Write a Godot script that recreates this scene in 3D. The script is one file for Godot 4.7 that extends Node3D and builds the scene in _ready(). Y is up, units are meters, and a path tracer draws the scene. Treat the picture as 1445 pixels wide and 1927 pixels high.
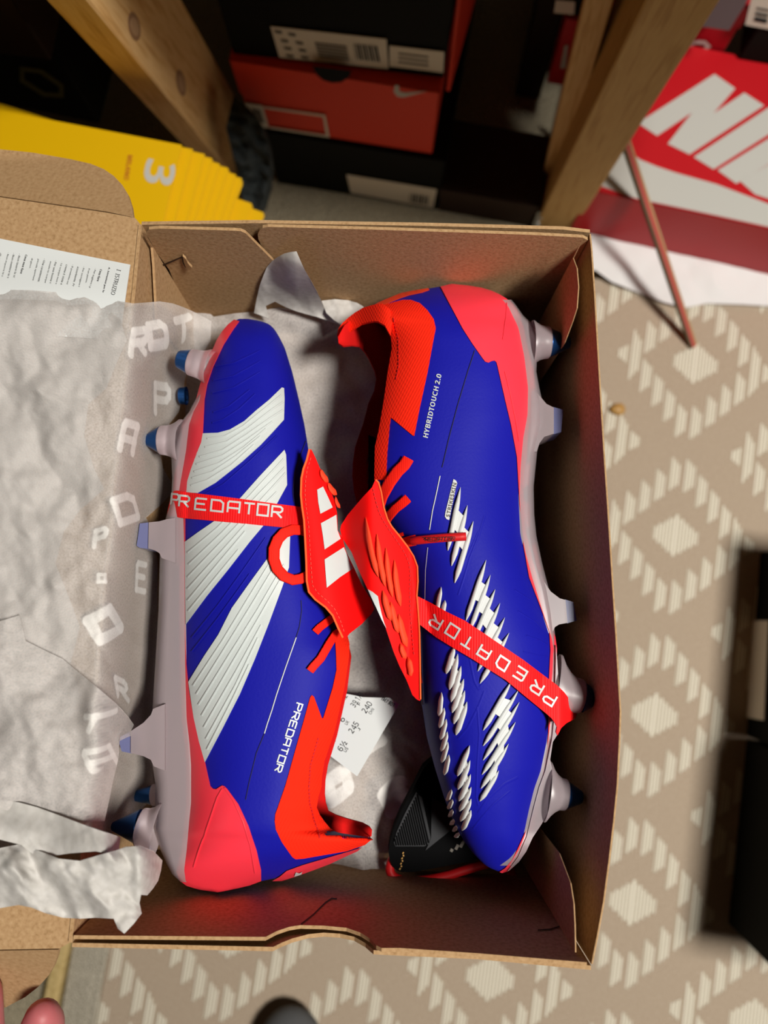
extends Node3D
# A pair of football boots in an opened kraft shoebox, held above a patterned rug beside a shoe shelf.
# Sizes in metres, y up. Outlines were measured on the photograph; «on» and «at» turn a measured spot into a place
# at its own height, so that every outline becomes a solid of real size at its real distance.

const FOCAL := 1376.0
const MID := Vector2(722.5, 963.5)
const CAMERA_HEIGHT := 0.90

var cam_t: Transform3D          # camera in the world
var box_t: Transform3D          # frame of the held shoebox: x along the short side, y along the long side, z out of the opening
var eye: Vector3                # the camera, in the shoebox frame
var used := {}
var M := {}
var held := false               # true while things of the shoebox frame are built
var base_at := Vector3.ZERO     # the base of the thing being built, in its frame


func _ready() -> void:
	# ---- camera, sky, lamp, exposure
	var nadir := Vector3(0.009, -0.092, -1.0).normalized()      # where straight down lies in the camera's view
	var up_y := -nadir
	var back_z := -(Vector3.UP - nadir * nadir.dot(Vector3.UP)).normalized()
	var right_x := up_y.cross(back_z)
	cam_t = Transform3D(Basis(right_x, up_y, back_z).transposed(), Vector3(0, CAMERA_HEIGHT, 0))
	var cam := Camera3D.new()
	cam.name = "camera"
	add_child(cam)
	cam.transform = cam_t
	var lens := CameraAttributesPhysical.new()
	lens.frustum_focal_length = 17.137
	lens.frustum_focus_distance = 0.325
	lens.frustum_near = 0.02
	lens.frustum_far = 20.0
	lens.exposure_aperture = 4.6
	cam.attributes = lens
	cam.fov = 70.0
	cam.near = 0.02
	cam.far = 20.0
	cam.current = true
	var we := WorldEnvironment.new()
	we.name = "environment"
	var env := Environment.new()
	env.background_mode = Environment.BG_COLOR
	env.background_color = Color(0.02, 0.02, 0.022)
	env.tonemap_mode = Environment.TONE_MAPPER_LINEAR
	env.tonemap_exposure = 1.0
	env.sdfgi_enabled = true
	env.ssao_enabled = true
	env.ssil_enabled = true
	we.environment = env
	add_child(we)
	var lamp_at := Vector3(0.88, 2.36, 0.17)
	var lamp := AreaLight3D.new()
	lamp.name = "ceiling_lamp_light"
	lamp.area_size = Vector2(0.36, 0.36)
	lamp.light_color = Color(1.0, 0.98, 0.945)
	lamp.light_energy = 6.2
	lamp.area_range = 6.0
	lamp.area_attenuation = 2.0
	lamp.shadow_enabled = true
	lamp.position = lamp_at - Vector3(0, 0.03, 0)
	lamp.rotation_degrees = Vector3(-90, 0, 0)
	add_child(lamp)
	# the shoebox frame, from the four corners of its rim
	var bx := Vector3(0.9997, -0.0255, 0.0).normalized()
	var by := Vector3(0.0419, 0.9873, -0.1532)
	by = (by - bx * bx.dot(by)).normalized()
	box_t = cam_t * Transform3D(Basis(bx, by, bx.cross(by)), Vector3(-0.0144, -0.0217, -0.3125))
	eye = box_t.affine_inverse() * cam_t.origin

	materials()
	room(lamp_at)
	rug()
	background()
	held = true
	shoebox()
	tissue()
	box_contents()
	boot_with_stripes()
	boot_with_fins()
	held = false
	hand_and_foot()


# ---------------------------------------------------------------- places

func ray(x: float, y: float) -> Vector3:
	return Vector3((x - MID.x) / FOCAL, (MID.y - y) / FOCAL, -1.0)


func at(x: float, y: float, height := 0.0) -> Vector3:        # the world point at this height
	var d := cam_t.basis * ray(x, y)
	return cam_t.origin + d * ((height - cam_t.origin.y) / d.y)


func deep(x: float, y: float, z: float) -> Vector3:           # the world point at this distance along the view
	return cam_t * (ray(x, y) * z)


func on(x: float, y: float, c: float) -> Vector3:             # the shoebox-frame point at this height over the rim
	var d := box_t.basis.inverse() * (cam_t.basis * ray(x, y))
	return eye + d * ((c - eye.z) / d.z)


func curve(t: PackedVector2Array, y: float) -> float:         # a table of (y, value) pairs, read in between
	if y <= t[0].x:
		return t[0].y
	for k in range(1, t.size()):
		if y <= t[k].x:
			return lerpf(t[k - 1].y, t[k].y, (y - t[k - 1].x) / maxf(t[k].x - t[k - 1].x, 0.001))
	return t[-1].y


func pts(s: String) -> PackedVector2Array:                    # "x y, x y" to points
	var out := PackedVector2Array()
	for p in s.split(","):
		var q := p.strip_edges().split(" ", false)
		out.append(Vector2(q[0].to_float(), q[1].to_float()))
	return out


# ---------------------------------------------------------------- things and parts

func numbered(called: String) -> String:
	var n: int = used.get(called, 0)
	used[called] = n + 1
	return called if n == 0 else "%s_%03d" % [called, n]


func thing(called: String, label: String, category: String, where: Vector3, group := "") -> Node3D:
	var o := Node3D.new()
	o.name = numbered(called)
	add_child(o)
	o.transform = box_t * Transform3D(Basis.IDENTITY, where) if held else Transform3D(Basis.IDENTITY, where)
	base_at = where
	o.set_meta("label", label)
	o.set_meta("category", category)
	if group != "":
		o.set_meta("group", group)
	return o


func structure(o: Node3D) -> Node3D:
	o.set_meta("kind", "structure")
	return o


class Shape:
	var v := PackedVector3Array()
	var n := PackedVector3Array()
	var uv := PackedVector2Array()
	var ix := PackedInt32Array()

	func tri(a: Vector3, b: Vector3, c: Vector3, out: Vector3) -> void:      # flat, facing «out»
		var m := (c - a).cross(b - a)
		if m.dot(out) < 0.0:
			var t := b
			b = c
			c = t
			m = -m
		m = m.normalized()
		for p in [a, b, c]:
			ix.append(v.size())
			v.append(p)
			n.append(m)
			uv.append(Vector2(p.x, p.y))

	func quad(a: Vector3, b: Vector3, c: Vector3, d: Vector3, out: Vector3) -> void:
		tri(a, b, c, out)
		tri(a, c, d, out)

	func smooth(p: PackedVector3Array, t: PackedVector2Array, f: PackedInt32Array, out: Vector3) -> void:
		# f: corners of triangles; out: the side they face, or ZERO for away from the middle
		var m := PackedVector3Array()
		m.resize(p.size())
		var mid := Vector3.ZERO
		for q in p:
			mid += q
		mid /= maxf(1.0, p.size())
		var sum := 0.0
		for k in range(0, f.size(), 3):
			var g := (p[f[k + 2]] - p[f[k]]).cross(p[f[k + 1]] - p[f[k]])
			m[f[k]] += g
			m[f[k + 1]] += g
			m[f[k + 2]] += g
			sum += g.dot(out) if out != Vector3.ZERO else g.dot(p[f[k]] - mid)
		var s := 1.0 if sum >= 0.0 else -1.0
		var first := v.size()
		v.append_array(p)
		for q in m:
			n.append(q.normalized() * s if q.length_squared() > 0.0 else Vector3.UP)
		uv.append_array(t)
		for k in range(0, f.size(), 3):
			ix.append(first + f[k])
			ix.append(first + f[k + (1 if s > 0 else 2)])
			ix.append(first + f[k + (2 if s > 0 else 1)])

	func grid(rows: Array, out := Vector3.ZERO, wrap := false) -> void:
		var p := PackedVector3Array()
		var t := PackedVector2Array()
		var f := PackedInt32Array()
		var w: int = rows[0].size()
		for r in rows.size():
			p.append_array(rows[r])
			for c in w:
				t.append(Vector2(float(c) / w, float(r) / rows.size()))
		for r in rows.size() - 1:
			for c in (w if wrap else w - 1):
				var d := (c + 1) % w
				f.append_array([r * w + c, r * w + d, (r + 1) * w + c, r * w + d, (r + 1) * w + d, (r + 1) * w + c])
		smooth(p, t, f, out)

	func box(size: Vector3, mid := Vector3.ZERO, cut := 0.0006, turn := Basis.IDENTITY) -> void:   # a box with chamfered edges
		var h := size / 2.0
		cut = minf(cut, minf(h.x, minf(h.y, h.z)) * 0.5)
		var q := func(sx: float, sy: float, sz: float, keep: int) -> Vector3:
			var a := Vector3(sx * (h.x - (0.0 if keep == 0 else cut)), sy * (h.y - (0.0 if keep == 1 else cut)), sz * (h.z - (0.0 if keep == 2 else cut)))
			return mid + turn * a
		for s in [-1.0, 1.0]:
			quad(q.call(s, -1, -1, 0), q.call(s, 1, -1, 0), q.call(s, 1, 1, 0), q.call(s, -1, 1, 0), turn * Vector3(s, 0, 0))
			quad(q.call(-1, s, -1, 1), q.call(1, s, -1, 1), q.call(1, s, 1, 1), q.call(-1, s, 1, 1), turn * Vector3(0, s, 0))
			quad(q.call(-1, -1, s, 2), q.call(1, -1, s, 2), q.call(1, 1, s, 2), q.call(-1, 1, s, 2), turn * Vector3(0, 0, s))
			for r in [-1.0, 1.0]:
				quad(q.call(s, r, -1, 0), q.call(s, r, 1, 0), q.call(s, r, 1, 1), q.call(s, r, -1, 1), turn * Vector3(s, r, 0))
				quad(q.call(s, -1, r, 0), q.call(s, 1, r, 0), q.call(s, 1, r, 2), q.call(s, -1, r, 2), turn * Vector3(s, 0, r))
				quad(q.call(-1, s, r, 1), q.call(1, s, r, 1), q.call(1, s, r, 2), q.call(-1, s, r, 2), turn * Vector3(0, s, r))
				for u in [-1.0, 1.0]:
					tri(q.call(s, r, u, 0), q.call(s, r, u, 1), q.call(s, r, u, 2), turn * Vector3(s, r, u))

	func turned(from: Vector3, to: Vector3, profile: PackedVector2Array, sides := 28) -> void:
		# a lathe: profile of (share of the way from → to, radius)
		var ax := (to - from).normalized()
		var a := ax.cross(Vector3(0.3, 0.5, 0.81)).normalized()
		var b := ax.cross(a)
		var rows := []
		for q in profile:
			var row := PackedVector3Array()
			for k in sides:
				var g := TAU * k / sides
				row.append(from.lerp(to, q.x) + (a * cos(g) + b * sin(g)) * maxf(q.y, 0.00002))
			rows.append(row)
		grid(rows, Vector3.ZERO, true)

	func append_shape(o: Shape) -> void:
		var first := v.size()
		v.append_array(o.v)
		n.append_array(o.n)
		uv.append_array(o.uv)
		for k in o.ix:
			ix.append(first + k)

	func tube(path: PackedVector3Array, r: float, sides := 10, taper := PackedFloat32Array()) -> void:
		var rows := []
		for k in path.size():
			var ax := (path[mini(k + 1, path.size() - 1)] - path[maxi(k - 1, 0)]).normalized()
			var a := ax.cross(Vector3(0.11, 0.13, 0.98)).normalized()
			var b := ax.cross(a)
			var row := PackedVector3Array()
			var rr := r * (taper[k] if taper.size() else 1.0)
			for s in sides:
				var g := TAU * s / sides
				row.append(path[k] + (a * cos(g) + b * sin(g)) * rr)
			rows.append(row)
		for e in [0, path.size() - 1]:
			var cap := PackedVector3Array()
			cap.resize(sides)
			cap.fill(path[e])
			if e == 0:
				rows.insert(0, cap)
			else:
				rows.append(cap)
		grid(rows, Vector3.ZERO, true)


func put(called: String, s: Shape, m: Material, parent: Node3D, label := "") -> MeshInstance3D:
	var o := MeshInstance3D.new()
	o.name = called
	var a := []
	a.resize(Mesh.ARRAY_MAX)
	var v := s.v.duplicate()
	var shift := base_at if not parent.has_meta("own_axes") else Vector3.ZERO
	for k in v.size():
		v[k] -= shift
	a[Mesh.ARRAY_VERTEX] = v
	a[Mesh.ARRAY_NORMAL] = s.n
	a[Mesh.ARRAY_TEX_UV] = s.uv
	a[Mesh.ARRAY_INDEX] = s.ix
	var mesh := ArrayMesh.new()
	if v.size():
		mesh.add_surface_from_arrays(Mesh.PRIMITIVE_TRIANGLES, a)
		mesh.surface_set_material(0, m)
	o.mesh = mesh
	parent.add_child(o, true)
	if parent.has_meta("own_axes"):
		o.set_meta("own_axes", true)
	if label != "":
		o.set_meta("label", label)
	return o


# a sheet with the outline «poly», laid on surf(x, y) → point; its edge goes down by «thick» along «down»
func patch(poly: PackedVector2Array, surf: Callable, cell: float, thick: float, down: Vector3, closed := false, unroll: Variant = null) -> Shape:
	var s := Shape.new()
	if Geometry2D.is_polygon_clockwise(poly):
		poly.reverse()
	var lo := poly[0]
	var hi := poly[0]
	for p in poly:
		lo = lo.min(p)
		hi = hi.max(p)
	var seen := {}
	var p3 := PackedVector3Array()
	var t2 := PackedVector2Array()
	var f := PackedInt32Array()
	var idx := func(q: Vector2) -> int:
		var key := Vector2i(roundi(q.x * 16.0), roundi(q.y * 16.0))
		if not seen.has(key):
			seen[key] = p3.size()
			var w: Vector3 = surf.call(q.x, q.y)
			p3.append(w)
			t2.append(unroll.call(w) if unroll != null else Vector2(w.x, w.y))
		return seen[key]
	var nx := int(ceil((hi.x - lo.x) / cell))
	var ny := int(ceil((hi.y - lo.y) / cell))
	var inside := []
	for j in ny + 1:
		var row := PackedByteArray()
		for i in nx + 1:
			row.append(1 if Geometry2D.is_point_in_polygon(lo + Vector2(i, j) * cell, poly) else 0)
		inside.append(row)
	for j in ny:
		for i in nx:
			var a := lo + Vector2(i, j) * cell
			var sq := PackedVector2Array([a, a + Vector2(cell, 0), a + Vector2(cell, cell), a + Vector2(0, cell)])
			var k: int = inside[j][i] + inside[j][i + 1] + inside[j + 1][i] + inside[j + 1][i + 1]
			var pieces := []
			if k == 4 and cell < 7.0:
				pieces = [sq]
			else:
				pieces = Geometry2D.intersect_polygons(sq, poly)
			for q in pieces:
				if q.size() < 3:
					continue
				if Geometry2D.is_polygon_clockwise(q) != Geometry2D.is_polygon_clockwise(sq):
					q.reverse()
				if q.size() <= 4 and k == 4:
					var c := [idx.call(q[0]), idx.call(q[1]), idx.call(q[2]), idx.call(q[3])] if q.size() == 4 else [idx.call(q[0]), idx.call(q[1]), idx.call(q[2])]
					f.append_array([c[0], c[1], c[2]])
					if c.size() == 4:
						f.append_array([c[0], c[2], c[3]])
				else:
					var tr := Geometry2D.triangulate_polygon(q)
					for m in range(0, tr.size(), 3):
						var e := [idx.call(q[tr[m]]), idx.call(q[tr[m + 1]]), idx.call(q[tr[m + 2]])]
						var turn: float = (q[tr[m + 1]] - q[tr[m]]).cross(q[tr[m + 2]] - q[tr[m]])
						var same: float = (sq[1] - sq[0]).cross(sq[2] - sq[0])
						f.append_array(e if turn * same > 0 else [e[0], e[2], e[1]])
	s.smooth(p3, t2, f, -down)
	if thick > 0.0:
		var d := down.normalized() * thick
		for k in poly.size():
			var a := poly[k]
			var b := poly[(k + 1) % poly.size()]
			var out2 := Vector2(-(b - a).y, (b - a).x)
			var n := maxi(1, int(ceil(a.distance_to(b) / cell)))
			var was: Vector3 = surf.call(a.x, a.y)
			var side: Vector3 = surf.call(a.x + out2.normalized().x * 0.7, a.y + out2.normalized().y * 0.7) - was
			if Geometry2D.is_point_in_polygon((a + b) / 2.0 + out2.normalized() * 0.3, poly):
				side = -side
			for j in range(1, n + 1):
				var e := a.lerp(b, float(j) / n)
				var now: Vector3 = surf.call(e.x, e.y)
				s.quad(was, now, now + d, was + d, side)
				was = now
		if closed:
			var lower := PackedVector3Array()
			for q in p3:
				lower.append(q + d)
			s.smooth(lower, t2, f, down)
	return s


# bands of constant width along a path, laid on a surface
func ribbon(s: Shape, path: PackedVector2Array, width: float, surf: Callable, thick: float, down: Vector3, step := 4.0) -> void:
	var line := PackedVector2Array()
	for k in path.size() - 1:
		var n := maxi(1, int(ceil(path[k].distance_to(path[k + 1]) / step)))
		for j in n:
			line.append(path[k].lerp(path[k + 1], float(j) / n))
	line.append(path[-1])
	var shut := path[0].distance_to(path[-1]) < 0.01
	var L := PackedVector3Array()
	var C := PackedVector3Array()
	var R := PackedVector3Array()
	for k in line.size():
		var b := (line[k] - line[maxi(k - 1, 0)]) if k > 0 else (line[1] - line[0])
		var a := (line[mini(k + 1, line.size() - 1)] - line[k]) if k < line.size() - 1 else (line[k] - line[k - 1])
		if shut and k == 0:
			b = line[-1] - line[-2]
		if shut and k == line.size() - 1:
			a = line[1] - line[0]
		a = a.normalized()
		b = b.normalized()
		var o := (a + b).normalized().orthogonal()
		var miter := minf(1.0 / maxf(o.dot(a.orthogonal()), 0.3), 1.6)
		var l := line[k] + o * width * 0.5 * miter
		var r := line[k] - o * width * 0.5 * miter
		L.append(surf.call(l.x, l.y))
		C.append(surf.call(line[k].x, line[k].y))
		R.append(surf.call(r.x, r.y))
	var d := down.normalized() * thick
	if thick <= 0.0:
		for k in line.size() - 1:
			s.quad(L[k], L[k + 1], R[k + 1], R[k], -down)
		return
	var rows := []
	for k in line.size():
		rows.append(PackedVector3Array([L[k] + d, L[k].lerp(C[k], 0.06) + d * 0.25, L[k].lerp(C[k], 0.3), C[k], R[k].lerp(C[k], 0.3), R[k].lerp(C[k], 0.06) + d * 0.25, R[k] + d]))
	s.grid(rows, -down)


const STROKES := {
	"P": "0 0,0 1,0.8 1,1 0.85,1 0.64,0.8 0.48,0.06 0.48", "R": "0 0,0 1,0.8 1,1 0.85,1 0.64,0.8 0.48,0.06 0.48;0.42 0.48,1 0",
	"E": "1 1,0.1 1,0 0.9,0 0,1 0;0 0.52,0.85 0.52", "D": "0 0,0 1,0.72 1,1 0.78,1 0,0 0", "A": "0 0,0 0.86,0.1 1,1 1,1 0;0 0.42,1 0.42",
	"T": "0 1,1 1;0.5 1,0.5 0", "O": "0 0,0 1,1 1,1 0,0 0",
}


func letter(s: Shape, ch: String, o: Vector2, right: Vector2, up: Vector2, w: float, surf: Callable, down: Vector3) -> void:
	for part in STROKES[ch].split(";"):
		var path := PackedVector2Array()
		for q in pts(part):
			path.append(o + right * q.x + up * q.y)
		ribbon(s, path, w, surf, 0.0, down, 3.0)


# folded paper: flat facets between straight creases, in measured steps
class Crumple:
	var dir := PackedVector2Array()
	var amp := PackedFloat32Array()
	var shift := PackedFloat32Array()
	var fade := FastNoiseLite.new()
	var warp := FastNoiseLite.new()

	func _init(seed_: int, waves: Array) -> void:      # waves: [length of a fold, steepness]
		var r := RandomNumberGenerator.new()
		r.seed = seed_
		fade.seed = seed_
		fade.frequency = 0.0055
		warp.seed = seed_ + 9
		warp.frequency = 0.006
		for w in waves:
			dir.append(Vector2.from_angle(r.randf() * PI) / float(w[0]))
			amp.append(w[0] * 0.00025 * w[1] * 0.5)
			shift.append(r.randf())

	func at(x: float, y: float) -> float:
		var q := Vector2(x + 26.0 * warp.get_noise_2d(x, y), y + 26.0 * warp.get_noise_2d(y + 700.0, x))
		var sum := 0.0
		for k in dir.size():
			var t := q.dot(dir[k]) + shift[k]
			var f := clampf(0.55 + 1.5 * fade.get_noise_2d(x + 500.0 * k, y - 300.0 * k), 0.0, 1.0)
			sum += (absf(t - floorf(t) - 0.5) * 2.0 - 0.5) * amp[k] * f
		return sum


func fonted(text: String, bold := false) -> Array:            # [corners, indices] of flat lettering, one em high
	var f := SystemFont.new()
	f.font_names = PackedStringArray(["Droid Sans"])
	f.font_weight = 700 if bold else 400
	var t := TextMesh.new()
	t.font = f
	t.font_size = 32
	t.pixel_size = 1.0 / 32.0
	t.depth = 0.0
	t.curve_step = 4.0
	t.text = text
	t.horizontal_alignment = HORIZONTAL_ALIGNMENT_LEFT
	t.vertical_alignment = VERTICAL_ALIGNMENT_BOTTOM
	if t.get_surface_count() == 0:
		return [PackedVector3Array(), PackedInt32Array()]
	var a := t.surface_get_arrays(0)
	return [a[Mesh.ARRAY_VERTEX], a[Mesh.ARRAY_INDEX]]


# lettering laid on a surface: o is the foot of the first letter, «along» spans the whole text, «up» one capital
func lettering(s: Shape, text: String, o: Vector2, along: Vector2, up: Vector2, surf: Callable, down: Vector3, bold := false) -> void:
	var got := fonted(text, bold)
	var v: PackedVector3Array = got[0]
	if v.is_empty():
		return
	var lo := v[0]
	var hi := v[0]
	for p in v:
		lo = lo.min(p)
		hi = hi.max(p)
	var ix: PackedInt32Array = got[1]
	var w := PackedVector3Array()
	for p in v:
		var q := o + along * ((p.x - lo.x) / (hi.x - lo.x)) + up * ((p.y - lo.y) / (hi.y - lo.y))
		w.append(surf.call(q.x, q.y))
	for k in range(0, ix.size(), 3):
		if (w[ix[k + 1]] - w[ix[k]]).cross(w[ix[k + 2]] - w[ix[k]]).length() > 1e-13:
			s.tri(w[ix[k]], w[ix[k + 1]], w[ix[k + 2]], -down)


# ---------------------------------------------------------------- materials

func mat(c: Color, rough := 0.8, spec := 0.5) -> StandardMaterial3D:
	var m := StandardMaterial3D.new()
	m.albedo_color = c
	m.roughness = rough
	m.metallic_specular = spec
	return m


func noise_tex(freq: float, octaves: int, seed_: int, ramp: Array, size := 512, kind := FastNoiseLite.TYPE_SIMPLEX_SMOOTH, stretch := false) -> NoiseTexture2D:
	var n := FastNoiseLite.new()
	n.noise_type = kind
	n.frequency = freq
	n.fractal_octaves = octaves
	n.seed = seed_
	var t := NoiseTexture2D.new()
	t.width = size
	t.height = size
	t.seamless = true
	t.noise = n
	if ramp.size():
		var g := Gradient.new()
		g.offsets = PackedFloat32Array(range(ramp.size()).map(func(k): return float(k) / (ramp.size() - 1)))
		g.colors = PackedColorArray(ramp)
		t.color_ramp = g
	return t


func triplanar(m: StandardMaterial3D, scale: Vector3) -> StandardMaterial3D:
	m.uv1_triplanar = true
	m.uv1_scale = scale
	return m


func relief(m: StandardMaterial3D, tex: Texture2D, cm: float) -> StandardMaterial3D:
	m.heightmap_enabled = true
	m.heightmap_texture = tex
	m.heightmap_scale = cm
	return m


func tile(w: int, h: int, f: Callable) -> ImageTexture:       # a grey tile computed point by point
	var im := Image.create(w, h, false, Image.FORMAT_RGB8)
	for y in h:
		for x in w:
			var g: float = clampf(f.call(float(x) / w, float(y) / h), 0.0, 1.0)
			im.set_pixel(x, y, Color(g, g, g))
	return ImageTexture.create_from_image(im)


func materials() -> void:
	var fibre := noise_tex(0.035, 5, 3, [Color("94744e"), Color("aa8862"), Color("b2916a"), Color("bc9c76")], 512)
	var grit := noise_tex(0.12, 3, 9, [], 256)
	M.kraft = relief(triplanar(mat(Color.WHITE, 0.85, 0.3), Vector3(22, 22, 22)), grit, 0.006)
	M.kraft.albedo_texture = fibre
	M.kraft_rim = mat(Color("8f7450"), 0.9, 0.2)
	M.kraft_edge = mat(Color("b79a70"), 0.9, 0.2)
	M.card_print = mat(Color("232326"), 0.6)
	M.paper = mat(Color("d6dada"), 0.75, 0.3)
	M.label = mat(Color("dcd4c6"), 0.7, 0.3)
	M.ink = mat(Color("2b2b2d"), 0.8, 0.2)
	M.ink_soft = mat(Color("6b6660"), 0.8, 0.2)
	M.blue = mat(Color("13159a"), 0.58, 0.28)
	M.blue.rim_enabled = true
	M.blue.rim = 0.1
	M.blue.rim_tint = 0.8
	M.blue.heightmap_enabled = true
	M.blue.heightmap_texture = noise_tex(0.05, 3, 14, [], 256)
	M.blue.heightmap_scale = 0.004
	triplanar(M.blue, Vector3(40, 40, 40))
	M.navy = mat(Color("1f1c55"), 0.8)
	M.white = mat(Color("ccd3d2"), 0.42, 0.5)
	M.fin = mat(Color("cfd2d2"), 0.5, 0.4)
	M.pink = mat(Color("ff3a4c"), 0.38, 0.45)
	M.pink.subsurf_scatter_enabled = true
	M.pink.subsurf_scatter_strength = 0.12
	M.red = mat(Color("fb0d0d"), 0.62, 0.25)
	M.fin_orange = mat(Color("ff4a2a"), 0.6, 0.3)
	# clear moulded plastic, milky with fine haze: one material for both soles
	M.plastic = mat(Color(0.83, 0.77, 0.79, 0.36), 0.34, 0.5)
	M.plastic.refraction_enabled = true
	M.plastic.refraction_scale = 0.045
	M.plastic_tip = mat(Color(0.52, 0.54, 0.74, 0.55), 0.28, 0.5)
	M.plastic_tip.refraction_enabled = true
	M.plastic_tip.refraction_scale = 0.045
	M.sole_dark = mat(Color("54404a"), 0.3, 0.5)
	M.sole_red = mat(Color("b0505a"), 0.3, 0.5)
	M.stud = mat(Color("1c4f8f"), 0.22, 0.6)
	M.stud.metallic = 0.75
	# knitted collar: slanting ribs
	var knit := tile(64, 64, func(u, v): return 0.5 + 0.5 * sin(TAU * (8.0 * u + 4.0 * v)) * (0.7 + 0.3 * sin(TAU * 16.0 * v)))
	M.knit = relief(triplanar(mat(Color("ff2b14"), 0.85, 0.2), Vector3(90, 90, 90)), knit, 0.02)
	M.lining = relief(triplanar(mat(Color("d81a18"), 0.9, 0.2), Vector3(60, 60, 60)), grit, 0.01)
	# webbing: rows of ribs crossed by finer threads
	var web := tile(64, 64, func(u, v): return absf(sin(TAU * 4.0 * u)) * 0.7 + 0.3 * absf(sin(TAU * 8.0 * v + (PI / 2 if int(u * 8) % 2 else 0.0))))
	M.web = relief(triplanar(mat(Color("f8161a"), 0.6, 0.35), Vector3(110, 110, 110)), web, 0.02)
	M.lace = relief(triplanar(mat(Color("fb2212"), 0.7, 0.3), Vector3(150, 150, 150)), web, 0.012)
	M.thread = mat(Color("d11418"), 0.7)
	M.thread_pale = mat(Color("ff4a3a"), 0.7)
	M.orange_edge = mat(Color("ff6a38"), 0.85, 0.2)
	M.black = mat(Color("0a0a0b"), 0.75, 0.12)
	M.black_soft = mat(Color("2c2d30"), 0.7, 0.4)
	M.insole = mat(Color("08080a"), 0.8, 0.2)
	M.rubber_red = mat(Color("c9181c"), 0.5, 0.4)
	M.gold = mat(Color("b58a4a"), 0.5)
	M.tissue = triplanar(mat(Color.WHITE, 0.75, 0.3), Vector3(14, 14, 14))
	M.tissue.albedo_texture = noise_tex(0.03, 5, 5, [Color("b2aea9"), Color("bfbcb7"), Color("c7c4c0"), Color("cfcdca")], 512)
	M.tissue.backlight_enabled = true
	M.tissue.backlight = Color(0.35, 0.34, 0.33)
	# timber: long grain
	M.pine = wood(Color("b98f52"), Color("cba468"), 4)
	M.pine_face = wood(Color("cb9d62"), Color("dfb881"), 8)
	M.lath = wood(Color("b39a63"), Color("c8b07b"), 12)
	M.knot = mat(Color("8f6a49"), 0.7)
	M.knot_core = mat(Color("a98662"), 0.7)
	M.strip_dark = mat(Color("6a614c"), 0.8, 0.3)
	M.strip_red = mat(Color("b3524a"), 0.7, 0.3)
	M.steel = mat(Color("b9bab8"), 0.35, 0.6)
	M.steel.metallic = 0.8
	M.box_black = mat(Color("12120f"), 0.7, 0.2)
	M.box_orange = mat(Color("d8381b"), 0.6, 0.35)
	M.box_red = mat(Color("b80e19"), 0.45, 0.4)
	M.box_wine = mat(Color("a80b1c"), 0.5, 0.4)
	M.box_grey = mat(Color("6d5f62"), 0.6, 0.3)
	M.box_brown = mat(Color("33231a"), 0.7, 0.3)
	M.print_white = mat(Color("bcbbb5"), 0.6, 0.3)
	M.yellow = mat(Color("deb000"), 0.45, 0.45)
	M.pages = mat(Color("cda21c"), 0.8, 0.2)
	M.print_red = mat(Color("b0541a"), 0.6)
	M.olive = mat(Color("5c5a24"), 0.7)
	M.skin = mat(Color("b8666a"), 0.5, 0.45)
	M.skin.subsurf_scatter_enabled = true
	M.skin.subsurf_scatter_strength = 0.3
	M.nail = mat(Color("c26a72"), 0.3, 0.5)
	M.sock = relief(triplanar(mat(Color("5b5c5e"), 0.9, 0.2), Vector3(30, 30, 30)), grit, 0.05)
	M.fleece = relief(triplanar(mat(Color("424747"), 0.95, 0.15), Vector3(18, 18, 18)), grit, 0.25)
	M.cloth = mat(Color("e4e4e4"), 0.8, 0.25)
	M.wall = mat(Color("4d4943"), 0.9, 0.2)
	M.carpet = relief(triplanar(mat(Color.WHITE, 0.95, 0.1), Vector3(5, 5, 5)), noise_tex(0.2, 3, 31, [], 256), 0.4)
	M.carpet.albedo_texture = noise_tex(0.09, 4, 30, [Color("857c68"), Color("a29881"), Color("b2a88f")], 512)


func wood(a: Color, b: Color, seed_: int) -> StandardMaterial3D:
	var m := mat(Color.WHITE, 0.6, 0.35)
	m.albedo_texture = noise_tex(0.022, 4, seed_, [a.darkened(0.07), a, b, a.lerp(b, 0.6), b], 512)
	return triplanar(m, Vector3(12, 0.9, 12))


# ---------------------------------------------------------------- the room

func room(lamp_at: Vector3) -> void:
	base_at = Vector3.ZERO
	var s := Shape.new()
	s.box(Vector3(4.4, 0.1, 4.4), Vector3(0.2, -0.05, 0.3), 0.001)
	structure(put("floor", s, M.carpet, self))
	s = Shape.new()
	s.box(Vector3(4.4, 0.1, 4.4), Vector3(0.2, 2.47, 0.3), 0.001)
	structure(put("ceiling", s, M.wall, self))
	for w in [["wall_back", Vector3(4.4, 2.4, 0.1), Vector3(0.2, 1.2, -1.35)], ["wall_front", Vector3(4.4, 2.4, 0.1), Vector3(0.2, 1.2, 2.45)],
			["wall_left", Vector3(0.1, 2.4, 4.2), Vector3(-1.95, 1.2, 0.3)], ["wall_right", Vector3(0.1, 2.4, 4.2), Vector3(2.35, 1.2, 0.3)]]:
		s = Shape.new()
		s.box(w[1], w[2], 0.001)
		structure(put(w[0], s, M.wall, self))
	var o := thing("ceiling_lamp", "square white ceiling lamp above the rug", "lamp", lamp_at)
	s = Shape.new()
	s.box(Vector3(0.40, 0.05, 0.40), lamp_at + Vector3(0, 0.03, 0), 0.004)
	put("housing", s, M.paper, o)
	s = Shape.new()
	s.box(Vector3(0.36, 0.012, 0.36), lamp_at, 0.002)
	var glow := mat(Color("f4efe4"), 0.6)
	glow.emission_enabled = true
	glow.emission = Color(1.0, 0.98, 0.945)
	glow.emission_energy_multiplier = 2.0
	put("diffuser", s, glow, o)


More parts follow.
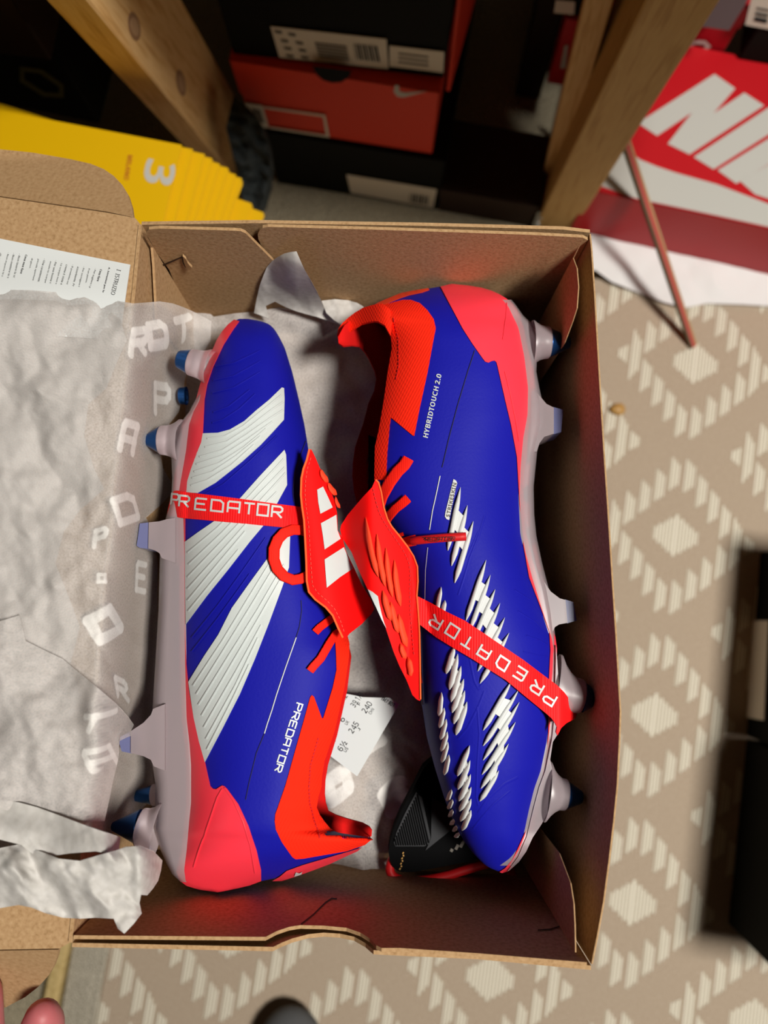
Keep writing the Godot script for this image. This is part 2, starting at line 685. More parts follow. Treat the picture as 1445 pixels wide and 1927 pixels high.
func oriented(o: Node3D, where: Vector3, x_axis: Vector3) -> Node3D:      # own axes: x along x_axis, y up
	var x := Vector3(x_axis.x, 0, x_axis.z).normalized()
	o.transform = Transform3D(Basis(x, Vector3.UP, x.cross(Vector3.UP)), where)
	o.set_meta("own_axes", true)
	return o


func on_plane(o: Node3D, axis: int, value: float, lift := 0.0) -> Callable:   # measured spot → point of a face of o, in its own axes
	var inv := o.transform.affine_inverse()
	var from := inv * cam_t.origin
	return func(x: float, y: float) -> Vector3:
		var d := inv.basis * (cam_t.basis * ray(x, y))
		var p := from + d * ((value - from[axis]) / d[axis])
		p[axis] += lift
		return p


func rug() -> void:
	var a := at(1226, 1343)
	var b := at(1185, 1693)
	var per := a.distance_to(b)
	var vz := (b - a).normalized()
	var o := thing("rug", "flat woven beige rug with cream striped diamonds inside stepped dashes", "rug", Vector3.ZERO)
	oriented(o, Vector3(a.x, 0.0, a.z), Vector3(vz.z, 0, -vz.x))
	var inv := o.transform.affine_inverse()
	var left: float = (inv * at(196, 1850)).x
	var edge: float = (inv * at(128, 1850)).x
	var top: float = (inv * at(1150, 532)).z
	var W := 704
	var H := 500
	var pix := PackedByteArray()
	pix.resize(W * H * 3)
	var hgt := PackedByteArray()
	hgt.resize(W * H)
	var n := FastNoiseLite.new()
	n.frequency = 0.09
	n.seed = 40
	var k := 0
	for y in H:
		for x in W:
			var cream := false
			for l in [Vector2(0, 0), Vector2(0.703, 0.5)]:
				var dx := absf(fposmod(x * 1.406 / W - l.x + 0.703, 1.406) - 0.703)
				var sx := fposmod(x * 1.406 / W - l.x + 0.703, 1.406) - 0.703
				var dy := absf(fposmod(y / float(H) - l.y + 0.5, 1.0) - 0.5)
				var cx := floorf(dx / 0.028 + 0.5) * 0.028            # stepped edges of the middle diamond
				if cx < 0.126 and dy < 0.118 - cx * 0.72:
					cream = true
				for d in 5:
					var mx := 0.044 + 0.0745 * d
					var len := 0.094 if d < 4 else 0.146
					var my := 0.345 - 0.077 * d if d < 4 else 0.0
					var rel := (dx - mx) * signf(sx)
					if absf(dx - mx) < 0.0285 and absf(dy - my) < len * (1.0 - 0.36 * floorf((rel / 0.0285 * 0.5 + 0.5) * 2.99) / 2.0):
						cream = true
				if absf(dx - 0.415) < 0.03 and dy < 0.058 - (dx - 0.385) * 0.62:
					cream = true
			var u := n.get_noise_2d(x * 3.0, y * 3.0)
			var weave := 0.5 + 0.5 * sin(y * 1.05 + x * 0.5) * sin(x * 1.57)
			var c: Color
			var g := 0.0
			if cream:
				var rib := 0.5 + 0.5 * cos(TAU * x / 9.0)
				c = Color("a99d86").lerp(Color("efe9d9"), clampf(rib * 1.1 + 0.05 + u * 0.25, 0, 1))
				g = 0.55 + 0.45 * rib
			else:
				c = Color("8d7a67").lerp(Color("d2c2ae"), clampf(0.5 + u * 0.7 + (weave - 0.5) * 0.8, 0, 1))
				g = 0.2 + 0.25 * weave
			pix[k * 3] = int(c.r * 255)
			pix[k * 3 + 1] = int(c.g * 255)
			pix[k * 3 + 2] = int(c.b * 255)
			hgt[k] = int(clampf(g, 0, 1) * 255)
			k += 1
	var m := mat(Color.WHITE, 0.95, 0.15)
	m.albedo_texture = ImageTexture.create_from_image(Image.create_from_data(W, H, false, Image.FORMAT_RGB8, pix))
	m.heightmap_enabled = true
	m.heightmap_texture = ImageTexture.create_from_image(Image.create_from_data(W, H, false, Image.FORMAT_L8, hgt))
	m.heightmap_scale = 0.12
	var s := Shape.new()
	s.box(Vector3(1.6 - left, 0.008, 1.5 - top), Vector3((1.6 + left) / 2, 0.004, (1.5 + top) / 2), 0.002)
	for q in s.v.size():
		s.uv[q] = Vector2(s.v[q].x / (1.406 * per), s.v[q].z / per)
	put("field", s, m, o)
	var mm := relief(triplanar(mat(Color.WHITE, 0.95, 0.15), Vector3(9, 9, 9)), noise_tex(0.16, 2, 44, [], 256), 0.3)
	mm.albedo_texture = noise_tex(0.14, 2, 45, [Color("8a8270"), Color("b7af9e"), Color("d4cdbd")], 256)
	s = Shape.new()
	s.box(Vector3(left - edge, 0.009, 1.5 - top), Vector3((left + edge) / 2, 0.0045, (1.5 + top) / 2), 0.002)
	put("border", s, mm, o)
	# the pale wooden floor trim along the rug
	var p := at(126, 1772)
	var q := at(88, 1954)
	o = thing("floor_trim", "narrow pale wooden trim lying along the left edge of the rug", "trim", Vector3.ZERO)
	oriented(o, (p + q) / 2.0, (q - p).cross(Vector3.UP))
	s = Shape.new()
	s.box(Vector3(0.018, 0.02, 1.1), Vector3(0.0, 0.010, 0.1), 0.004)
	put("strip", s, M.lath, o)


# ---------------------------------------------------------------- behind and beside the shoebox

func carton(called: String, label: String, group: String, l: Vector3, r: Vector3, height: float, depth: float, body: Material, lid: Material, lid_h: float) -> Node3D:
	var o := thing(called, label, "shoebox", Vector3.ZERO, group)
	oriented(o, (l + r) / 2.0, r - l)
	var w := l.distance_to(r)
	var s := Shape.new()
	s.box(Vector3(w - 0.003, height - 0.002, depth - 0.003), Vector3(0, height / 2 - 0.001, -depth / 2), 0.0012)
	put("body", s, body, o)
	s = Shape.new()
	var t := 0.0016
	s.box(Vector3(w, t, depth), Vector3(0, height - t / 2, -depth / 2), 0.0005)
	for sg in [-1.0, 1.0]:
		s.box(Vector3(w, lid_h, t), Vector3(0, height - lid_h / 2, -depth / 2 + sg * (depth - t) / 2), 0.0005)
		s.box(Vector3(t, lid_h, depth), Vector3(sg * (w - t) / 2, height - lid_h / 2, -depth / 2), 0.0005)
	put("lid", s, lid, o)
	return o


func flat(o: Node3D, called: String, poly: String, axis: int, value: float, m: Material, lift := 0.0006, cell := 60.0) -> MeshInstance3D:
	var down := Vector3.ZERO
	var f := on_plane(o, axis, value)
	var q := pts(poly)
	down[axis] = -signf((o.transform.affine_inverse() * cam_t.origin)[axis] - value)
	return put(called, patch(q, on_plane(o, axis, value, -down[axis] * lift), cell, lift, down), m, o)


func barcode(o: Node3D, a: Vector2, b: Vector2, tall: Vector2, axis: int, value: float, bars: int) -> void:
	var f := on_plane(o, axis, value, signf((o.transform.affine_inverse() * cam_t.origin)[axis] - value) * 0.0012)
	var s := Shape.new()
	var face := Vector3.ZERO
	face[axis] = 1.0
	for k in bars:
		var t0 := (k + 0.15 * (k % 3)) / bars
		var t1 := t0 + (0.35 + 0.25 * ((k * 7) % 3)) / bars
		var p := a.lerp(b, t0)
		var q := a.lerp(b, minf(t1, 1.0))
		s.quad(f.call(p.x, p.y), f.call(q.x, q.y), f.call(q.x + tall.x, q.y + tall.y), f.call(p.x + tall.x, p.y + tall.y), face)
	put("barcode", s, M.ink, o)


func prism(called: String, label: String, category: String, corners: PackedVector2Array, z0: float, vanish: Vector2, z1: float, m: Material, z_near: float) -> Node3D:
	# a straight timber: corners measured at distance z0, running towards «vanish»
	var dir := (cam_t.basis * ray(vanish.x, vanish.y)).normalized()
	var c: Array[Vector3] = []
	for p in corners:
		c.append(deep(p.x, p.y, z0))
	var o := Node3D.new()
	o.name = numbered(called)
	add_child(o)
	o.set_meta("label", label)
	o.set_meta("category", category)
	o.set_meta("own_axes", true)
	var x := (c[1] - c[0])
	x = (x - dir * x.dot(dir)).normalized()
	var y := -dir
	var basis := Basis(x, y, x.cross(y))
	var foot := (c[0] + c[1]) / 2.0
	foot += dir * ((0.0 - foot.y) / dir.y)
	o.transform = Transform3D(basis, foot)
	var inv := o.transform.affine_inverse()
	var w: float = (inv * c[1]).x - (inv * c[0]).x
	var d: float = absf((inv * c[2]).z - (inv * c[1]).z)
	var long: float = (inv * deep(corners[0].x, corners[0].y, z_near)).y
	var s := Shape.new()
	s.box(Vector3(w, long, d), Vector3(0, long / 2.0, -d / 2.0), 0.0015)
	put("timber", s, m, o)
	o.set_meta("size_x", w)
	o.set_meta("size_z", d)
	return o


func background() -> void:
	# stack of three shoeboxes on the carpet
	var l := at(520, 346)
	var r := at(826, 397)
	var o := carton("shoebox", "black shoebox with a white size sticker at the bottom of the stack", "stack of three shoeboxes", l, r, 0.112, 0.30, M.box_black, M.box_black, 0.034)
	flat(o, "size_sticker", "652 328,822 356,815 391,660 362", 2, 0.0, M.label)
	barcode(o, Vector2(772, 362), Vector2(806, 368), Vector2(-2, 16), 2, 0.0, 9)
	l = at(470, 238, 0.114)
	r = at(815, 293, 0.114)
	o = carton("shoebox", "orange shoebox with a thumb hole between two black shoeboxes", "stack of three shoeboxes", l, r, 0.107, 0.32, M.box_orange, M.box_orange, 0.05)
	flat(o, "thumb_hole", "588 124,596 140,608 150,625 155,642 154,656 145,661 133", 2, 0.0, M.box_black)
	flat(o, "size_sticker", "461 193,494 198,506 240,474 237", 2, 0.0, M.label)
	flat(o, "sticker_print", "474 203,490 206,498 230,482 228", 2, 0.0, M.ink_soft, 0.0012)
	flat(o, "sticker_print", "496 200,612 216,620 258,508 241,507 238,614 254,608 219,497 203", 2, 0.0, M.label)
	flat(o, "swoosh", "743 160,741 172,748 181,760 182,803 171,763 174,752 172,750 160", 2, 0.0, M.print_white)
	var up_h := 0.114 + 0.107
	l = at(436, 104, up_h)
	r = at(838, 150, up_h)
	o = carton("shoebox", "black shoebox with two white labels on top of the orange shoebox", "stack of three shoeboxes", l, r, 0.115, 0.31, M.box_black, M.box_black, 0.04)
	flat(o, "size_sticker", "509 49,727 73,731 129,526 107", 2, 0.0, M.label)
	barcode(o, Vector2(665, 80), Vector2(712, 85), Vector2(6, 30), 2, 0.0, 13)
	for k in 5:
		flat(o, "sticker_print", "%d %d,%d %d,%d %d,%d %d" % [592 + k * 2, 78 + k * 6, 652 + k, 85 + k * 6, 653 + k, 88 + k * 6, 593 + k * 2, 81 + k * 6], 2, 0.0, M.ink_soft, 0.0012)
	for q in [[516, 55], [542, 60], [528, 72], [556, 76], [534, 86], [562, 90], [538, 100], [566, 103]]:
		flat(o, "sticker_print", "%d %d,%d %d,%d %d,%d %d" % [q[0], q[1], q[0] + 14, q[1] + 2, q[0] + 15, q[1] + 7, q[0] + 2, q[1] + 5], 2, 0.0, M.ink_soft, 0.0012)
	flat(o, "care_sticker", "733 85,836 97,834 136,733 124", 2, 0.0, M.label)
	for k in 3:
		flat(o, "sticker_print", "%d %d,%d %d,%d %d,%d %d" % [750, 98 + k * 8, 806, 105 + k * 8, 806, 107 + k * 8, 750, 100 + k * 8], 2, 0.0, M.ink_soft, 0.0012)
	# loose orange lid leaning on the stack
	o = thing("orange_lid", "narrow orange box lid standing on edge beside the black top shoebox", "lid", Vector3.ZERO)
	oriented(o, at(846, 152, 0.20), at(846, 152, 0.20) - at(838, 150, 0.20))
	var s := Shape.new()
	s.box(Vector3(0.004, 0.14, 0.29), Vector3(0.0, 0.06, -0.14), 0.001)
	s.box(Vector3(0.014, 0.004, 0.29), Vector3(0.007, 0.13, -0.14), 0.001)
	put("panel", s, M.box_orange, o)
	# low dark brown block right of the stack, tall one behind the post
	o = carton("brown_block", "flat dark brown block lying on the carpet right of the stack", "", at(822, 398), at(1000, 430), 0.055, 0.09, M.box_brown, M.box_brown, 0.02)
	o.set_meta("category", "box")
	o = carton("brown_block", "tall dark brown block standing behind the right post", "", at(965, 180), at(1015, 190), 0.20, 0.22, M.box_brown, M.box_brown, 0.05)
	o.set_meta("category", "box")
	o = carton("shoebox", "small red shoebox showing a sliver left of the right post", "", at(1026, 158, 0.10), at(1100, 172, 0.10), 0.10, 0.26, M.box_red, M.box_red, 0.03)
	flat(o, "stripe", "1062 86,1069 84,1064 128,1054 128", 2, 0.0, M.print_white)
	o = carton("shoebox", "grey box with a white sticker above the small red shoebox", "", at(1040, 28, 0.20), at(1100, 36, 0.20), 0.09, 0.26, M.box_black, M.box_black, 0.03)
	flat(o, "size_sticker", "1046 0,1082 3,1080 27,1042 23", 2, 0.0, M.label)
	# timber posts of the shelf
	o = prism("shelf_post", "pine shelf post with two knots leaning in from the upper left corner", "post", pts("85 0,179 17,222 -223"), 0.462, Vector2(707, 658), 1.0, M.pine_face, 0.30)
	var w: float = o.get_meta("size_x")
	for q in [[252, 50, 11, 27], [340, 156, 8, 25]]:
		var f := on_plane(o, 0, w / 2.0, 0.0006)
		for ring in [[1.0, M.knot, "knot", 0.0004], [0.66, M.knot_core, "knot", 0.0008]]:
			var poly := PackedVector2Array()
			for g in 18:
				poly.append(Vector2(q[0] + cos(TAU * g / 18) * q[2] * ring[0] + sin(TAU * g / 18) * 4.0 * ring[0], q[1] + sin(TAU * g / 18) * q[3] * ring[0]))
			put(ring[2], patch(poly, on_plane(o, 0, w / 2.0, ring[3]), 8.0, 0.0004, Vector3(-1, 0, 0)), ring[1], o)
	o = prism("shelf_post", "front tan timber shelf post at the upper right beside the red shoebox", "post", pts("1215 0,1341 23,1384 -215"), 0.512, Vector2(750, 952), 1.0, M.pine, 0.30)
	o = prism("shelf_post", "pale yellow timber post standing just behind the front right post", "post", pts("1100 0,1152 10,1166 -70"), 0.60, Vector2(860, 1000), 1.0, M.pine_face, 0.34)
	# galvanised brackets at the feet of the right posts
	for q in [[1012, 418, "left foot"], [1078, 408, "right foot"], [1046, 243, "back foot"]]:
		o = thing("steel_bracket", "small galvanised steel bracket at the %s of the right shelf posts" % q[2], "bracket", Vector3.ZERO, "steel brackets")
		oriented(o, at(q[0], q[1], 0.02), Vector3(1, 0, 0.18))
		s = Shape.new()
		s.box(Vector3(0.010, 0.05, 0.002), Vector3.ZERO, 0.0005)
		s.box(Vector3(0.010, 0.002, 0.022), Vector3(0, -0.024, 0.011), 0.0005)
		put("plate", s, M.steel, o)
		for k in 3:
			s = Shape.new()
			s.turned(Vector3(0, 0.015 - k * 0.015, 0.0), Vector3(0, 0.015 - k * 0.015, 0.004), PackedVector2Array([Vector2(0, 0.003), Vector2(0.7, 0.003), Vector2(1, 0.0015), Vector2(1, 0)]), 10)
			put("screw", s, M.steel, o)
	# unseen shelf board above the picture, placed and sized to shade the boxes
	o = thing("unseen_shelf_board", "unseen wooden shelf board placed above the stacked boxes to shade them", "shelf", Vector3.ZERO)
	oriented(o, Vector3(-0.57, 0.62, -0.42), Vector3(1, 0, 0.18))
	s = Shape.new()
	s.box(Vector3(1.74, 0.022, 0.75), Vector3(0.08, 0, -0.375), 0.002)
	put("board", s, M.pine, o)
	# red shoebox on white tissue, boxes behind it
	var th := 0.118
	l = at(1110, 358, th)
	r = at(1445, 430, th)
	l.y = 0.012
	r.y = 0.012
	r = l + (r - l).normalized() * 0.335
	o = carton("shoebox", "bright red shoebox with large white letters lying on white tissue", "", l, r, th - 0.012, 0.195, M.box_red, M.box_red, 0.088)
	var tp := th - 0.012
	flat(o, "printed_letter", "1344 140,1383 167,1342 214,1400 175,1437 199,1297 291,1256 271,1302 212,1236 256,1200 232", 1, tp, M.print_white)
	flat(o, "printed_letter", "1305 296,1342 319,1495 222,1458 195", 1, tp, M.print_white)
	flat(o, "printed_letter", "1350 321,1385 346,1540 252,1503 226", 1, tp, M.print_white)
	flat(o, "printed_letter", "1392 341,1420 366,1500 392,1540 375,1452 347,1550 290,1520 268", 1, tp, M.print_white)
	flat(o, "swoosh", "1168 268,1186 288,1204 301,1236 314,1272 326,1347 347,1445 384,1500 404,1500 444,1445 427,1330 402,1197 374,1121 347,1131 324,1147 296", 1, tp, M.print_white, 0.0006, 200.0)
	o = carton("shoebox", "dark red shoebox with a white letter emblem behind the bright red shoebox", "", at(1200, 92, 0.10), at(1352, 118, 0.10), 0.082, 0.2, M.box_wine, M.box_wine, 0.03)
	var em := Shape.new()
	var ef := on_plane(o, 2, 0.0, 0.0008)
	for st in ["1298 80,1312 78,1326 79,1333 86,1325 93,1308 92", "1298 93,1322 93,1320 102,1306 104,1290 101", "1284 87,1304 87", "1280 95,1300 95"]:
		ribbon(em, pts(st), 7.0, ef, 0.0, Vector3(0, 0, -1))
	put("emblem", em, M.print_white, o)
	o = carton("shoebox", "mauve grey box resting on the dark red shoebox at the top edge", "", at(1200, 38, 0.182), at(1374, 62, 0.182), 0.10, 0.2, M.box_grey, M.box_grey, 0.03)
	o = carton("shoebox", "black shoebox with scuffed corner and barcode sticker in the upper right corner", "", at(1386, 112, 0.12), at(1560, 142, 0.12), 0.10, 0.3, M.box_black, M.box_black, 0.035)
	flat(o, "size_sticker", "1420 -30,1500 -20,1488 62,1402 46", 2, 0.0, M.label)
	barcode(o, Vector2(1424, 12), Vector2(1418, 42), Vector2(24, 5), 2, 0.0, 4)
	# the white tissue under the red shoebox
	var tn := Crumple.new(71, [[190, 0.10], [120, 0.14], [80, 0.14], [48, 0.10]])
	o = thing("tissue_paper", "crumpled white tissue paper on the rug under the red shoebox", "tissue", at(1290, 520))
	put("sheet", patch(pts("1113 430,1100 470,1096 512,1120 508,1150 530,1200 550,1250 569,1290 579,1330 571,1400 573,1445 576,1520 580,1520 470,1300 380,1140 350"),
		func(x: float, y: float) -> Vector3: return at(x, y, 0.0135 + 2.4 * tn.at(x, y) + 0.008 * smoothstep(600.0, 480.0, y)), 6.0, 0.0006, Vector3.DOWN), M.cloth, o)
	# the reddish strip leaning on the red shoebox
	o = thing("edge_strip", "thin red and tan cardboard strip leaning against the red shoebox", "strip", at(1304, 648, 0.01))
	var a := at(1304, 652, 0.010)
	var b := deep(1166, 236, 0.745)
	var ax := (b - a).normalized()
	var sx := ax.cross(Vector3(0, 1, 0.2)).normalized()
	var tb := Basis(sx, ax, sx.cross(ax))
	for q in [[-0.0034, M.strip_dark, "dark_face", 0.0018], [0.0, M.strip_red, "red_face", 0.005], [0.0036, M.kraft_edge, "raw_edge", 0.0022]]:
		s = Shape.new()
		s.box(Vector3(q[3], a.distance_to(b), 0.006), (a + b) / 2.0 + sx * q[0] + ax * 0.0, 0.0006, tb)
		put(q[2], s, q[1], o)
	# two black boxes at the right edge
	r = at(1402, 1386, 0.009)
	l = at(1428, 1036, 0.009)
	o = carton("black_box", "black box with a pale sticker at the right edge of the rug", "", l, r, 0.17, 0.25, M.box_black, M.box_black, 0.05)
	flat(o, "sticker", "1416 1168,1446 1168,1438 1356,1405 1350", 2, 0.0, M.label)
	r = at(1367, 1740, 0.009)
	l = at(1402, 1388, 0.009)
	o = carton("black_box", "larger plain black box in front of the stickered black box at right", "", l, r, 0.20, 0.25, M.box_black, M.box_black, 0.05)
	# a tan crumb on the rug
	o = thing("wood_chip", "small tan chip lying on the rug beside the shoebox", "chip", at(1162, 770, 0.01))
	s = Shape.new()
	var rows := []
	for k in 9:
		var row := PackedVector3Array()
		for g in 16:
			var e := PI * k / 8.0
			row.append(at(1162, 770, 0.012) + Vector3(sin(e) * cos(TAU * g / 16) * 0.0095, cos(e) * 0.005, sin(e) * sin(TAU * g / 16) * 0.0075 * (1.0 + 0.25 * cos(TAU * g / 16))))
		rows.append(row)
	s.grid(rows, Vector3.ZERO, true)
	put("chip", s, M.gold, o)
	# fanned yellow magazines at the left
	var hz := 0.34
	var corners := pts("345 279,366 287,388 296,402 304,416 314,432 322,446 334,457 341,457 346,476 388,498 405")
	for k in corners.size():
		var h := hz - k * 0.0075
		var c := at(corners[k].x, corners[k].y, h)
		o = thing("yellow_magazine", "yellow magazine with white numeral, on top of the fanned stack" if k == 0 else ("lowest yellow magazine of the fanned stack, reaching furthest right" if k == corners.size() - 1 else "%s yellow magazine counted down from the numbered top one of the fan" % ["first", "second", "third", "fourth", "fifth", "sixth", "seventh", "eighth", "ninth", "tenth"][k]), "magazine", Vector3.ZERO, "fanned yellow magazines")
		var turn := deg_to_rad(11.5 + k * 0.9)
		oriented(o, c, Vector3(cos(turn), 0, sin(turn)))
		s = Shape.new()
		s.box(Vector3(0.30, 0.0012, 0.24), Vector3(-0.15, 0.0044, 0.12), 0.0003)
		s.box(Vector3(0.30, 0.0012, 0.24), Vector3(-0.15, 0.0, 0.12), 0.0003)
		put("cover", s, M.yellow, o)
		s = Shape.new()
		s.box(Vector3(0.297, 0.0032, 0.237), Vector3(-0.1495, 0.0022, 0.12), 0.0003)
		put("pages", s, M.pages, o)
		if k == 0:
			var f := on_plane(o, 1, 0.005, 0.0004)
			s = Shape.new()
			lettering(s, "3", Vector2(277, 298), Vector2(-9, 43), Vector2(56, 12), f, Vector3.DOWN, true)
			put("numeral", s, M.print_white, o)
			s = Shape.new()
			lettering(s, "MILANO", Vector2(241, 292), Vector2(-8, 46), Vector2(9, 1.5), f, Vector3.DOWN, true)
			put("title", s, M.print_red, o)
	# the pile that carries the magazines
	o = thing("yellow_box", "yellow carton under the fanned yellow magazines", "box", Vector3.ZERO)
	oriented(o, at(345, 279, hz), Vector3(cos(0.3), 0, sin(0.3)))
	s = Shape.new()
	s.box(Vector3(0.26, hz - 0.10, 0.20), Vector3(-0.17, -hz / 2.0 - 0.039, 0.12), 0.002)
	put("body", s, M.yellow, o)
	# dark things in the left bay
	o = carton("shoebox", "very dark box with a faint green ring emblem in the left bay", "", at(-160, 168, 0.17), at(190, 236, 0.17), 0.12, 0.28, M.box_black, M.box_black, 0.03)
	var ring := Shape.new()
	ribbon(ring, pts("42 128,78 133,116 160,116 178,84 176,42 150,42 128"), 9.0, on_plane(o, 2, 0.0, 0.001), 0.0, Vector3(0, 0, -1))
	put("emblem", ring, M.olive, o)
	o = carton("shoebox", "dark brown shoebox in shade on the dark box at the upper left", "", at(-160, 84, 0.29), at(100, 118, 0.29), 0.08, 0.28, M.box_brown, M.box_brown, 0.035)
	# grey fleece hanging between post and stack
	o = thing("grey_fleece", "dark grey woolly fabric hanging between the left post and stacked shoeboxes", "fabric", at(475, 330, 0.0))
	var gn := FastNoiseLite.new()
	gn.frequency = 0.03
	gn.seed = 12
	put("fabric", patch(pts("440 180,470 205,492 235,503 270,508 310,503 350,494 385,482 404,468 400,458 380,450 340,440 300,425 240"),
		func(x: float, y: float) -> Vector3: return at(x, y, 0.10 + 0.10 * smoothstep(400.0, 180.0, y) + 0.02 * gn.get_noise_2d(x, y)), 6.0, 0.03, Vector3(0, -1, -0.4), true), M.fleece, o)


func hand_and_foot() -> void:
	var o := thing("person", "fingertips gripping the lower left corner of the shoebox lid", "person", at(60, 2050, 0.55))
	var s := Shape.new()
	var rows := []
	# thumb
	s.tube(PackedVector3Array([deep(80, 1902, 0.300), deep(80, 1905, 0.301), deep(80, 1912, 0.303), deep(80, 1926, 0.306), deep(80, 1950, 0.310), deep(82, 1990, 0.315), deep(70, 2060, 0.322), deep(40, 2160, 0.33)]),
		0.0088, 20, PackedFloat32Array([0.30, 0.55, 0.80, 0.97, 1.0, 0.94, 1.06, 1.25]))
	s.tube(PackedVector3Array([deep(-44, 1832, 0.300), deep(-43, 1836, 0.300), deep(-41, 1848, 0.302), deep(-38, 1876, 0.305), deep(-34, 1930, 0.31), deep(-25, 2010, 0.318), deep(-5, 2100, 0.326), deep(20, 2190, 0.333)]),
		0.0086, 20, PackedFloat32Array([0.30, 0.60, 0.85, 1.0, 1.0, 0.96, 1.08, 1.3]))
	s.tube(PackedVector3Array([deep(20, 2090, 0.33), deep(20, 2110, 0.332), deep(15, 2200, 0.337), deep(0, 2350, 0.345), deep(-20, 2500, 0.36)]), 0.022, 20, PackedFloat32Array([0.3, 0.8, 1.3, 1.4, 1.2]))
	put("hand", s, M.skin, o)
	# slipper toe on the rug
	var c := at(548, 1985, 0.03)
	o = thing("slipper", "dark grey rounded slipper toe at the bottom edge of the rug", "slipper", at(548, 1985, 0.008))
	s = Shape.new()
	rows = []
	for k in 13:
		var e := PI * k / 12.0
		var row := PackedVector3Array()
		for g in 24:
			var t := TAU * g / 24
			var p := Vector3(sin(e) * cos(t) * 0.040, cos(e) * 0.030, sin(e) * sin(t) * 0.055)
			if p.z > 0:
				p.z *= 3.2
				p.x *= 0.95
			row.append(c + p + Vector3(0, 0.008, 0))
		rows.append(row)
	s.grid(rows, Vector3.ZERO, true)
	put("toe_cap", s, M.sock, o)


# ---------------------------------------------------------------- the shoebox

const DEPTH := 0.11
const IN := Vector3(0, 0, -1)


func wall_spot(a: Vector3, b: Vector3, q: Vector2) -> Vector2:      # measured spot → (mm along a-b, mm over the rim) on the upright wall through a and b
	var dir := Vector3(b.x - a.x, b.y - a.y, 0).normalized()
	var nrm := dir.cross(Vector3(0, 0, 1))
	var d := on(q.x, q.y, -0.05) - eye
	var p := eye + d * ((a - eye).dot(nrm) / d.dot(nrm))
	return Vector2((p - a).dot(dir), p.z) * 1000.0


func board(a: Vector3, b: Vector3, top: String, bottom_mm: float, thick: float, outward: Vector3) -> Shape:
	var dir := Vector3(b.x - a.x, b.y - a.y, 0).normalized()
	var poly := PackedVector2Array()
	for q in pts(top):
		poly.append(wall_spot(a, b, q))
	poly.append(Vector2(poly[-1].x, bottom_mm))
	poly.append(Vector2(poly[0].x, bottom_mm))
	return patch(poly, func(x: float, y: float) -> Vector3: return Vector3(a.x, a.y, 0) + dir * x / 1000.0 + Vector3(0, 0, y / 1000.0), 6.0, thick, outward, true)


